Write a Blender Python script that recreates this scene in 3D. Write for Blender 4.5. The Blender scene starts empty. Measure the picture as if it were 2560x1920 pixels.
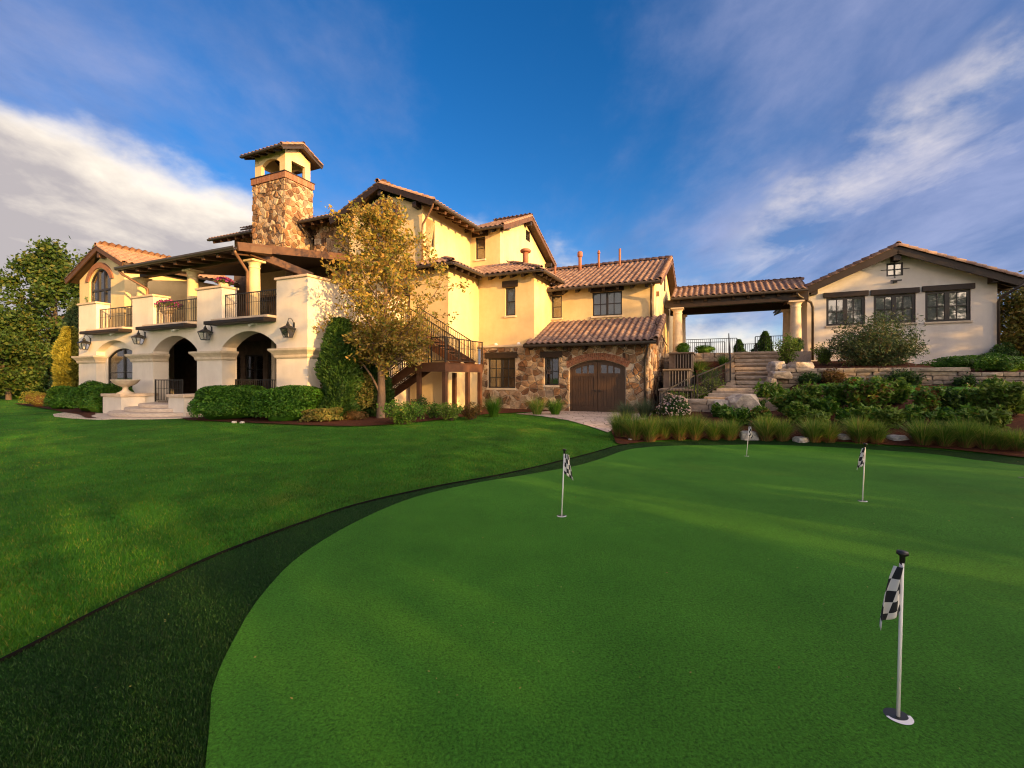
import bpy, bmesh, math, random
import numpy as np
from mathutils import Vector, Matrix
from mathutils.geometry import delaunay_2d_cdt, tessellate_polygon
random.seed(7); rng = np.random.default_rng(7)
S = bpy.context.scene; COL = S.collection
PI = math.pi
# ------------------------------------------------------------ camera (16 mm, level)
F0 = 1138.0; CX = 1280.0; HY = 945.0; CH = 1.65
cd = bpy.data.cameras.new('camera'); cam = bpy.data.objects.new('camera', cd); COL.objects.link(cam)
cd.sensor_width = 36; cd.sensor_fit = 'HORIZONTAL'; cd.lens = 36*F0/2560; cd.shift_y = -(960-HY)/2560
cd.clip_start = .05; cd.clip_end = 9000
cam.location = (0, 0, CH); cam.rotation_euler = (PI/2, 0, 0); S.camera = cam
# ------------------------------------------------------------ sky, sun, exposure
SUN_AZ = math.atan2(.74, -.67)          # clockwise from +Y, towards the sun
SUN_EL = math.radians(10)
SKY = .15
w = bpy.data.worlds.new('World'); S.world = w; w.use_nodes = True
nt = w.node_tree; N = nt.nodes; L = nt.links; N.clear()
def nd(tree, typ, **kw):
    n = tree.nodes.new(typ)
    for k, v in kw.items(): setattr(n, k, v)
    return n
def mth(tree, op, a, b=None, c=None, clamp=False):
    n = tree.nodes.new('ShaderNodeMath'); n.operation = op; n.use_clamp = clamp
    for i, v in enumerate((a, b, c)):
        if v is None: continue
        if isinstance(v, (int, float)): n.inputs[i].default_value = v
        else: tree.links.new(v, n.inputs[i])
    return n.outputs[0]
def ramp(tree, fac, stops, interp='LINEAR'):
    n = tree.nodes.new('ShaderNodeValToRGB'); n.color_ramp.interpolation = interp
    el = n.color_ramp.elements
    while len(el) < len(stops): el.new(.5)
    for e, (p, c) in zip(el, stops):
        e.position = p; e.color = (c, c, c, 1) if isinstance(c, (int, float)) else (*c, 1)
    if fac is not None: tree.links.new(fac, n.inputs[0])
    return n.outputs[0]
def mix(tree, fac, a, b, mode='MIX'):
    n = tree.nodes.new('ShaderNodeMix'); n.data_type = 'RGBA'; n.blend_type = mode
    for i, v in ((0, fac), (6, a), (7, b)):
        if isinstance(v, (int, float)): n.inputs[i].default_value = v
        elif isinstance(v, tuple): n.inputs[i].default_value = (*v, 1)
        else: tree.links.new(v, n.inputs[i])
    return n.outputs[2]
sky = nd(nt, 'ShaderNodeTexSky', sky_type='NISHITA'); sky.sun_disc = False
sky.sun_elevation = SUN_EL; sky.sun_rotation = SUN_AZ; sky.altitude = 1700; sky.air_density = 1.0; sky.dust_density = 1.2; sky.ozone_density = 2.5
tc = nd(nt, 'ShaderNodeTexCoord'); sep = nd(nt, 'ShaderNodeSeparateXYZ'); L.new(tc.outputs['Generated'], sep.inputs[0])
dx, dy, dz = sep.outputs
up = mth(nt, 'MAXIMUM', dz, 0.0)
den = mth(nt, 'ADD', up, .16)
cxy = nd(nt, 'ShaderNodeCombineXYZ'); L.new(mth(nt, 'DIVIDE', dx, den), cxy.inputs[0]); L.new(mth(nt, 'DIVIDE', dy, den), cxy.inputs[1])
def cloudnoise(rot, scale, sc, detail, rough, dist, off):
    m = nd(nt, 'ShaderNodeMapping'); m.inputs['Rotation'].default_value = (0, 0, rot); m.inputs['Scale'].default_value = scale; m.inputs['Location'].default_value = off
    L.new(cxy.outputs[0], m.inputs[0])
    t = nd(nt, 'ShaderNodeTexNoise'); t.inputs['Scale'].default_value = sc; t.inputs['Detail'].default_value = detail; t.inputs['Roughness'].default_value = rough; t.inputs['Distortion'].default_value = dist
    L.new(m.outputs[0], t.inputs['Vector']); return t.outputs[0]
n_str = cloudnoise(math.radians(-38), (1.0, .50, 1), 1.1, 9, .60, .15, (3.1, 1.7, 0))     # long wisps
def spherenoise(sc, det, rough, off, scale=(1, 1, 1)):
    m = nd(nt, 'ShaderNodeMapping'); m.inputs['Location'].default_value = off; m.inputs['Scale'].default_value = scale; L.new(tc.outputs['Generated'], m.inputs[0])
    t = nd(nt, 'ShaderNodeTexNoise'); t.inputs['Scale'].default_value = sc; t.inputs['Detail'].default_value = det; t.inputs['Roughness'].default_value = rough
    L.new(m.outputs[0], t.inputs['Vector']); return t.outputs[0]
n_puf = spherenoise(3.4, 10, .56, (5.3, 2.2, 1.7), (1, 1, 1.7))                     # puffs
n_sh = cloudnoise(math.radians(-20), (1, .6, 1), 2.6, 8, .6, .3, (1.3, 9.2, 0))          # light and dark in the clouds
az = mth(nt, 'DIVIDE', dx, mth(nt, 'MAXIMUM', mth(nt, 'ABSOLUTE', dy), .15))               # tan(azimuth)
elv = mth(nt, 'DIVIDE', up, mth(nt, 'MAXIMUM', mth(nt, 'ABSOLUTE', dy), .15))
n_str = mth(nt, 'ADD', mth(nt, 'MULTIPLY', n_str, .62), mth(nt, 'MULTIPLY', spherenoise(2.6, 9, .6, (2.2, 6.1, 4.0), (1, 1, 1.5)), .38))
# left bank: below a line falling to the right
bank = mth(nt, 'SUBTRACT', mth(nt, 'ADD', mth(nt, 'MULTIPLY', az, -.30), .24), elv)
bank = mth(nt, 'ADD', bank, mth(nt, 'MULTIPLY', mth(nt, 'SUBTRACT', n_puf, .5), .55))
bank_m = ramp(nt, mth(nt, 'ADD', bank, .5, clamp=True), [(.44, 0), (.60, 1)], 'EASE')
# thin wisps: everywhere, fewer straight ahead and high
wis = mth(nt, 'ADD', n_str, mth(nt, 'MULTIPLY', mth(nt, 'SUBTRACT', mth(nt, 'ABSOLUTE', mth(nt, 'ADD', az, .12)), mth(nt, 'MULTIPLY', elv, .50)), .20))
wis_m = ramp(nt, wis, [(.42, 0), (.74, .85)], 'EASE')
# a bright streak climbing to the right
lin = mth(nt, 'SUBTRACT', mth(nt, 'SUBTRACT', elv, .06), mth(nt, 'MULTIPLY', az, .52))
lin = mth(nt, 'ADD', lin, mth(nt, 'MULTIPLY', mth(nt, 'SUBTRACT', n_sh, .5), .42))
st = mth(nt, 'SUBTRACT', 1.0, mth(nt, 'MULTIPLY', mth(nt, 'ABSOLUTE', lin), 8.5), clamp=True)
st = mth(nt, 'MULTIPLY', mth(nt, 'MULTIPLY', st, ramp(nt, az, [(.42, 0), (.62, 1)], 'EASE')), ramp(nt, n_puf, [(.46, 0), (.62, 1)], 'EASE'))
skyc = nd(nt, 'ShaderNodeHueSaturation'); skyc.inputs['Saturation'].default_value = 1.30; skyc.inputs['Hue'].default_value = .508; skyc.inputs['Value'].default_value = .385
L.new(sky.outputs[0], skyc.inputs['Color'])
K = 1/SKY
def kc(c): return tuple(v*K for v in c)
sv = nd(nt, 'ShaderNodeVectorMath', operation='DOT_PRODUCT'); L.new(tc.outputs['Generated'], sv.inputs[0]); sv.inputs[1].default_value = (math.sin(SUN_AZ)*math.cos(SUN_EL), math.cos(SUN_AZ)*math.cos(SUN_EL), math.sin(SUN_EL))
sw_ = ramp(nt, mth(nt, 'ADD', mth(nt, 'MULTIPLY', sv.outputs['Value'], .5), .5), [(.58, 0), (.95, 1)], 'EASE')   # clouds warm towards the sun, with brightness added out of view to fill shade
wcol = mix(nt, ramp(nt, n_sh, [(.36, 0), (.66, 1)]), kc((.052, .070, .134)), kc((.104, .116, .182)))
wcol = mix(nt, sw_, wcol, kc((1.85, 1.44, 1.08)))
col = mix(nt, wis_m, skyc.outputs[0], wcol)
bcol = mix(nt, ramp(nt, mth(nt, 'ADD', mth(nt, 'MULTIPLY', bank, -2.4), n_sh), [(-.02, 0), (.40, 1)]), kc((.142, .130, .133)), kc((.305, .272, .230)))
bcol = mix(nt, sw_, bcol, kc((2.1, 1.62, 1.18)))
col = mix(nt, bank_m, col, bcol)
col = mix(nt, mth(nt, 'MULTIPLY', st, .62), col, kc((.25, .228, .222)))
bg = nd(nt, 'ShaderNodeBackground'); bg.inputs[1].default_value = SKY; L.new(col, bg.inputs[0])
wo = nd(nt, 'ShaderNodeOutputWorld'); L.new(bg.outputs[0], wo.inputs[0])
ld = bpy.data.lights.new('sun', 'SUN'); ld.energy = 2.8; ld.angle = math.radians(.6); ld.color = (1.0, .56, .17)
sun = bpy.data.objects.new('sun', ld); COL.objects.link(sun)
sd = Vector((math.sin(SUN_AZ)*math.cos(SUN_EL), math.cos(SUN_AZ)*math.cos(SUN_EL), math.sin(SUN_EL)))
sun.rotation_euler = sd.to_track_quat('Z', 'Y').to_euler(); sun.location = (30, -20, 40)
vs = S.view_settings; vs.view_transform = 'Standard'; vs.look = 'None'; vs.exposure = 1.95; vs.gamma = 1; vs.use_curve_mapping = False
S.cycles.max_bounces = 6; S.cycles.transparent_max_bounces = 8; S.cycles.use_denoising = True; S.cycles.filter_width = 1.15
try: S.cycles.denoiser = 'OPENIMAGEDENOISE'
except Exception: pass

# ------------------------------------------------------------ frames and pixel helpers
TH = math.radians(-24.49); CO, SI = math.cos(TH), math.sin(TH)
def h2w(a, b): return (a*CO - b*SI, a*SI + b*CO)
def w2h(x, y): return (x*CO + y*SI, -x*SI + y*CO)
def aF(px, B):                       # pixel column on the front plane b = B
    r = (px-CX)/F0; t = B/(-r*SI + CO); return t*(r*CO + SI)
def zF(px, py, B):
    r = (px-CX)/F0; t = B/(-r*SI + CO); return CH + t*(HY-py)/F0
def bR(px, A):                       # pixel column on the side plane a = A
    r = (px-CX)/F0; t = A/(r*CO + SI); return t*(-r*SI + CO)
def zR(px, py, A):
    r = (px-CX)/F0; t = A/(r*CO + SI); return CH + t*(HY-py)/F0
def sm(e0, e1, x):
    t = min(max((x-e0)/(e1-e0), 0), 1); return t*t*(3-2*t)
def lin01(e0, e1, x): return min(max((x-e0)/(e1-e0), 0), 1)
def G(x, y):                         # ground height
    a, b = w2h(x, y)
    z = .06 - .31*sm(4, 11, y)*sm(-2, 4, x)*(1-.8*sm(12.5, 19, y))
    k = sm(-3.2, 2.2, a)
    h = k*(1.28*(.5*sm(13.8, 19.4, b)+.5*lin01(13.8, 19.4, b)) + .14*lin01(19.4, 21.8, b)); f = sm(1.5, 3.1, a)
    z += h*f + min(h, .42)*(1-f)
    return z
def gp(px, py, dz=0):                # where a pixel's ray meets the ground
    rx = (px-CX)/F0; rz = (HY-py)/F0; t = 1.0; d = .05
    while t < 300:
        if CH + t*rz <= G(rx*t, t) + dz: break
        t += d
    lo, hi = t-d, t
    for _ in range(20):
        m = (lo+hi)/2
        if CH + m*rz <= G(rx*m, m) + dz: hi = m
        else: lo = m
    return (rx*hi, hi, CH + hi*rz, hi)
VW = 2560/2212.0                      # pixel scale of the notes
# ------------------------------------------------------------ materials
MATS = {}
def newmat(name):
    m = bpy.data.materials.new(name); m.use_nodes = True; t = m.node_tree; t.nodes.clear()
    o = t.nodes.new('ShaderNodeOutputMaterial'); b = t.nodes.new('ShaderNodeBsdfPrincipled'); t.links.new(b.outputs[0], o.inputs[0])
    MATS[name] = m; return m, t, b, o
def noise(t, scale, detail=4, rough=.55, coord='Object', stretch=None, dist=0):
    c = t.nodes.new('ShaderNodeTexCoord'); n = t.nodes.new('ShaderNodeTexNoise')
    n.inputs['Scale'].default_value = scale; n.inputs['Detail'].default_value = detail; n.inputs['Roughness'].default_value = rough; n.inputs['Distortion'].default_value = dist
    v = c.outputs[coord]
    if stretch:
        mp = t.nodes.new('ShaderNodeMapping'); mp.inputs['Scale'].default_value = stretch; t.links.new(v, mp.inputs[0]); v = mp.outputs[0]
    t.links.new(v, n.inputs['Vector']); return n.outputs[0]
def bump(t, b, h, strength, dist=.01):
    n = t.nodes.new('ShaderNodeBump'); n.inputs['Strength'].default_value = strength; n.inputs['Distance'].default_value = dist
    t.links.new(h, n.inputs['Height']); t.links.new(n.outputs[0], b.inputs['Normal'])
def setc(t, b, c):
    if isinstance(c, tuple): b.inputs['Base Color'].default_value = (*c, 1)
    else: t.links.new(c, b.inputs['Base Color'])
def plain(name, c1, c2=None, scale=6, rough=.7, bmp=0, bscale=None, stretch=None, metal=0, spec=.4, bd=.01):
    m, t, b, o = newmat(name); b.inputs['Roughness'].default_value = rough; b.inputs['Metallic'].default_value = metal; b.inputs['Specular IOR Level'].default_value = spec
    if c2:
        setc(t, b, ramp(t, noise(t, scale, 6, .6, stretch=stretch), [(.30, c1), (.70, c2)]))
    else: setc(t, b, c1)
    if bmp: bump(t, b, noise(t, bscale or scale*4, 5, .65, stretch=stretch), bmp, bd)
    return m
def rnd(t):                           # one random number for each object and each loose piece
    oi = t.nodes.new('ShaderNodeObjectInfo'); g = t.nodes.new('ShaderNodeNewGeometry')
    return mth(t, 'FRACT', mth(t, 'ADD', oi.outputs['Random'], g.outputs['Random Per Island']))
def pieces(name, stops, rough=.75, bmp=.3, bscale=20, mot=.25, spec=.35, bd=.01):
    m, t, b, o = newmat(name); b.inputs['Roughness'].default_value = rough; b.inputs['Specular IOR Level'].default_value = spec
    c = ramp(t, rnd(t), stops)
    n = noise(t, bscale*.5, 6, .65)
    k = ramp(t, n, [(.25, 1-mot*1.3), (.75, 1+mot*.6)])
    setc(t, b, mix(t, 1.0, c, k, 'MULTIPLY'))
    if bmp: bump(t, b, noise(t, bscale, 6, .6), bmp, bd)
    return m
def stucco(name, c1, c2):
    m, t, b, o = newmat(name); b.inputs['Roughness'].default_value = .88; b.inputs['Specular IOR Level'].default_value = .2
    big = noise(t, .8, 9, .72); st_ = noise(t, 1.3, 6, .6, stretch=(1, 1, .22))
    f = mth(t, 'ADD', mth(t, 'MULTIPLY', big, .6), mth(t, 'MULTIPLY', st_, .4))
    setc(t, b, ramp(t, f, [(.33, c1), (.62, c2)]))
    bump(t, b, mth(t, 'ADD', mth(t, 'MULTIPLY', noise(t, 5, 6, .6), .6), mth(t, 'MULTIPLY', noise(t, 34, 4, .6), .5)), .35, .02)
stucco('stucco', (.54, .405, .215), (.69, .535, .305))
stucco('stucco_white', (.61, .555, .485), (.75, .69, .61))
stucco('stucco_pale', (.61, .53, .435), (.76, .675, .565))
plain('trim_stone', (.52, .42, .30), (.66, .55, .41), 4, .8, .3, 24)
plain('cap_stone', (.50, .37, .25), (.64, .50, .36), 4, .8, .3, 24)
plain('sandstone', (.40, .31, .22), (.60, .49, .36), 3, .85, .6, 10, bd=.03)
plain('travertine', (.45, .35, .27), (.62, .51, .40), 6, .75, .3, 20, stretch=(1, 1, 3))
plain('mortar', (.50, .40, .29), (.62, .51, .38), 9, .95, .4, 40)
plain('wood_dark', (.013, .007, .004), (.030, .015, .008), 5, .55, .3, 24, stretch=(1, 1, 1))
plain('wood_beam', (.060, .027, .012), (.12, .056, .025), 3, .6, .35, 16)
plain('wood_red', (.075, .030, .014), (.13, .055, .026), 3, .5, .25, 18)
plain('soffit', (.05, .028, .016), (.09, .05, .028), 3, .7)
plain('gutter', (.035, .027, .022), (.055, .042, .034), 4, .4, spec=.5)
plain('copper_pipe', (.16, .085, .05), (.24, .13, .08), 4, .45, metal=.3)
plain('iron', (.012, .011, .011), None, rough=.45, spec=.5)
plain('iron_rail', (.020, .016, .013), None, rough=.5, spec=.5)
plain('window_frame', (.012, .009, .008), (.022, .016, .012), 5, .45, spec=.5)
plain('door_wood', (.050, .026, .013), (.085, .046, .024), 2.2, .5, .25, 14, stretch=(6, 6, .7))
plain('clay_pipe', (.24, .085, .045), (.32, .125, .07), 4, .7)
plain('black_rubber', (.006, .006, .006), None, rough=1, spec=.05)
plain('tier_stone', (.13, .10, .08), (.22, .175, .135), 4, .9, .5, 14)
plain('white_plastic', (.75, .74, .72), None, rough=.4)
plain('interior_dark', (.02, .014, .01), (.04, .028, .02), 2, .9)
plain('interior_warm', (.16, .085, .04), (.28, .16, .08), 1.5, .8)
plain('curtain', (.36, .20, .09), (.46, .28, .14), 3, .9)
plain('blind', (.46, .48, .44), (.54, .56, .52), .8, .8)
plain('bark', (.10, .062, .038), (.21, .14, .09), 9, .9, .7, 22, stretch=(1, 1, .3), bd=.02)
plain('bark_dark', (.045, .032, .024), (.10, .072, .052), 8, .9, .6, 20, stretch=(1, 1, .3))
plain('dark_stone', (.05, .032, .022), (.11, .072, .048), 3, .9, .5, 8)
pieces('roof_tile', [(0, (.17, .098, .080)), (.35, (.24, .150, .118)), (.6, (.205, .132, .115)), (.85, (.31, .20, .15)), (1, (.15, .095, .085))], .75, .25, 18, .3)
pieces('roof_tile_orange', [(0, (.235, .135, .098)), (.5, (.31, .185, .13)), (1, (.26, .16, .12))], .75, .25, 18, .3)
pieces('field_stone', [(0, (.44, .32, .20)), (.16, (.20, .095, .045)), (.28, (.50, .39, .26)), (.42, (.30, .155, .07)), (.55, (.085, .045, .028)), (.66, (.42, .26, .13)), (.80, (.54, .43, .31)), (.90, (.12, .068, .042)), (1, (.34, .19, .095))], .85, .8, 9, .45, bd=.04)
pieces('wall_block', [(0, (.42, .33, .24)), (.3, (.52, .41, .29)), (.55, (.36, .27, .19)), (.8, (.56, .45, .33)), (1, (.46, .34, .23))], .88, .7, 10, .35, bd=.03)
pieces('step_stone', [(0, (.36, .27, .19)), (.35, (.46, .36, .26)), (.7, (.40, .30, .21)), (1, (.52, .42, .31))], .9, .9, 5, .4, bd=.05)
plain('bar_grey', (.22, .19, .16), (.30, .26, .22), 4, .6)
pieces('brick', [(0, (.24, .095, .05)), (.4, (.32, .14, .075)), (.7, (.27, .12, .075)), (1, (.36, .18, .10))], .85, .4, 24, .3)
pieces('boulder', [(0, (.42, .34, .25)), (.5, (.55, .46, .36)), (1, (.46, .42, .37))], .9, .8, 3.5, .55, bd=.06)
pieces('white_rock', [(0, (.50, .47, .43)), (1, (.62, .59, .54))], .9, .8, 6, .5, bd=.04)
def glass(name, tint, refl, rough=.03):
    m, t, b, o = newmat(name); t.nodes.remove(b)
    d = t.nodes.new('ShaderNodeBsdfDiffuse'); d.inputs[0].default_value = (*tint, 1)
    g = t.nodes.new('ShaderNodeBsdfGlossy'); g.inputs[0].default_value = (1, 1, 1, 1); g.inputs['Roughness'].default_value = rough
    lw = t.nodes.new('ShaderNodeFresnel'); lw.inputs[0].default_value = 1.5
    f = mth(t, 'ADD', mth(t, 'MULTIPLY', lw.outputs[0], .9), refl, clamp=True)
    tr = t.nodes.new('ShaderNodeBsdfTransparent'); ms0 = t.nodes.new('ShaderNodeMixShader'); ms0.inputs[0].default_value = .84
    t.links.new(d.outputs[0], ms0.inputs[1]); t.links.new(tr.outputs[0], ms0.inputs[2])
    ms = t.nodes.new('ShaderNodeMixShader'); t.links.new(f, ms.inputs[0]); t.links.new(ms0.outputs[0], ms.inputs[1]); t.links.new(g.outputs[0], ms.inputs[2]); t.links.new(ms.outputs[0], o.inputs[0])
    return m
glass('glass', (.012, .012, .012), .06)
glass('glass_lamp', (.05, .045, .04), .05)
def leafmat(name, stops, trans=.35, rough=.55, vary=.3):
    m, t, b, o = newmat(name)
    c = ramp(t, rnd(t), stops)
    k = ramp(t, noise(t, 1.6, 3, .5), [(.3, 1-vary), (.7, 1+vary*.5)])
    c = mix(t, 1.0, c, k, 'MULTIPLY'); t.links.new(c, b.inputs['Base Color'])
    b.inputs['Roughness'].default_value = rough; b.inputs['Specular IOR Level'].default_value = .25
    tl = t.nodes.new('ShaderNodeBsdfTranslucent'); t.links.new(c, tl.inputs[0])
    ms = t.nodes.new('ShaderNodeMixShader'); ms.inputs[0].default_value = trans
    t.links.new(b.outputs[0], ms.inputs[1]); t.links.new(tl.outputs[0], ms.inputs[2]); t.links.new(ms.outputs[0], o.inputs[0])
    return m
leafmat('leaf_pear', [(0, (.13, .18, .034)), (.22, (.28, .26, .045)), (.5, (.46, .31, .06)), (.72, (.34, .19, .045)), (.9, (.54, .40, .11)), (1, (.17, .21, .04))], .45)
leafmat('leaf_tree', [(0, (.034, .075, .014)), (.5, (.060, .115, .022)), (.85, (.11, .15, .028)), (1, (.16, .15, .035))], .4)
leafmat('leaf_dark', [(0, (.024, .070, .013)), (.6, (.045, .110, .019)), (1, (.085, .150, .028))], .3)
leafmat('leaf_hedge', [(0, (.032, .115, .008)), (.5, (.060, .175, .013)), (1, (.125, .240, .022))], .35)
leafmat('leaf_gold', [(0, (.28, .26, .035)), (.5, (.42, .37, .06)), (1, (.20, .22, .035))], .4)
leafmat('leaf_olive', [(0, (.10, .14, .028)), (.4, (.19, .20, .045)), (.75, (.30, .25, .065)), (1, (.22, .15, .05))], .4)
leafmat('leaf_lime', [(0, (.10, .20, .022)), (.5, (.17, .28, .036)), (1, (.26, .34, .07))], .4)
leafmat('leaf_mid', [(0, (.060, .165, .014)), (.55, (.12, .255, .028)), (.9, (.23, .33, .05)), (1, (.32, .26, .06))], .35)
leafmat('leaf_blue', [(0, (.06, .11, .055)), (.6, (.10, .155, .075)), (1, (.15, .18, .09))], .3)
leafmat('leaf_rust', [(0, (.16, .075, .022)), (.5, (.22, .12, .035)), (1, (.12, .12, .03))], .4)
leafmat('leaf_pink', [(0, (.10, .10, .04)), (.45, (.22, .15, .08)), (.75, (.36, .24, .17)), (1, (.16, .13, .05))], .4)
leafmat('leaf_juniper', [(0, (.045, .090, .036)), (.6, (.080, .135, .052)), (1, (.16, .16, .06))], .25)
leafmat('grass_ornamental', [(0, (.065, .17, .018)), (.5, (.13, .26, .032)), (.8, (.26, .32, .06)), (1, (.40, .33, .10))], .4)
leafmat('grass_straw', [(0, (.24, .13, .05)), (.5, (.32, .19, .08)), (1, (.17, .10, .04))], .3)
leafmat('flower_white', [(0, (.62, .48, .42)), (.5, (.72, .60, .48)), (1, (.58, .34, .34))], .3)
leafmat('flower_cream', [(0, (.60, .55, .28)), (1, (.66, .60, .42))], .3)
leafmat('flower_purple', [(0, (.25, .03, .20)), (.5, (.42, .06, .28)), (1, (.55, .12, .30))], .3)
leafmat('grass_lawn', [(0, (.020, .100, .005)), (.5, (.036, .155, .007)), (.85, (.075, .190, .011)), (1, (.20, .19, .03))], .35, vary=.45)
leafmat('grass_fringe', [(0, (.0035, .022, .003)), (.6, (.008, .046, .005)), (.9, (.018, .076, .010)), (1, (.055, .14, .026))], .25, vary=.3)
leafmat('grass_green', [(0, (.026, .120, .010)), (.6, (.044, .180, .015)), (1, (.10, .26, .025))], .2, vary=.15)

def ground_mat(name, stops, scale, bscale, bmp, rough=.95, second=None, bd=.02, kr=(.62, 1.32), patch=None):
    m, t, b, o = newmat(name); b.inputs['Roughness'].default_value = rough; b.inputs['Specular IOR Level'].default_value = .15
    n1 = noise(t, scale, 8, .65); c = ramp(t, n1, stops)
    if second:
        n2 = noise(t, second[0], 7, .6, dist=.6); c = mix(t, ramp(t, n2, [(second[1], 0), (second[2], 1)]), c, second[3])
    k = ramp(t, noise(t, bscale, 5, .8), [(.3, kr[0]), (.7, kr[1])])
    if patch:
        k2 = ramp(t, noise(t, patch[0], 6, .62, stretch=(1, .45, 1), dist=.8), [(.32, patch[1]), (.68, patch[2])]); c = mix(t, 1.0, c, k2, 'MULTIPLY')
    setc(t, b, mix(t, 1.0, c, k, 'MULTIPLY')); bump(t, b, noise(t, bscale, 4, .7), bmp, bd)
    return m
ground_mat('lawn', [(.30, (.022, .098, .005)), (.55, (.037, .155, .007)), (.75, (.075, .185, .010))], .7, 45, .8, second=(.55, .58, .74, (.15, .175, .018)), patch=(.9, .62, 1.30))
ground_mat('turf_green', [(.30, (.030, .122, .009)), (.70, (.046, .162, .013))], 1.1, 70, 1.0, bd=.010, second=(.35, .58, .80, (.068, .160, .012)), kr=(.30, 1.75), patch=(.45, .84, 1.14))
ground_mat('turf_fringe', [(.30, (.005, .026, .003)), (.70, (.011, .048, .005))], 1.3, 70, .9)
ground_mat('mulch', [(.30, (.045, .016, .009)), (.52, (.085, .028, .014)), (.75, (.14, .055, .028))], 16, 60, 1.0, bd=.03)
ground_mat('far_ground', [(.30, (.05, .075, .02)), (.70, (.10, .11, .04))], .05, 2, .3)
ground_mat('terrace_stone', [(.30, (.30, .23, .17)), (.70, (.42, .33, .25))], 2, 20, .4)
def flag_mat():
    m, t, b, o = newmat('checker_cloth'); b.inputs['Roughness'].default_value = .85
    uv = t.nodes.new('ShaderNodeUVMap'); ck = t.nodes.new('ShaderNodeTexChecker'); ck.inputs['Scale'].default_value = 1; t.links.new(uv.outputs[0], ck.inputs[0])
    ck.inputs[1].default_value = (.62, .60, .58, 1); ck.inputs[2].default_value = (.012, .013, .018, 1); t.links.new(ck.outputs[0], b.inputs['Base Color'])
flag_mat()
def paving():
    m, t, b, o = newmat('flagstone'); b.inputs['Roughness'].default_value = .85
    c = t.nodes.new('ShaderNodeTexCoord'); v = t.nodes.new('ShaderNodeTexVoronoi'); v.feature = 'DISTANCE_TO_EDGE'; v.inputs['Scale'].default_value = 2.4; t.links.new(c.outputs['Object'], v.inputs['Vector'])
    cc = ramp(t, noise(t, 1.6, 7, .6), [(.3, (.38, .30, .25)), (.7, (.56, .46, .39))])
    setc(t, b, mix(t, ramp(t, v.outputs['Distance'], [(.015, 1), (.04, 0)]), cc, (.13, .10, .08)))
paving()
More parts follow.
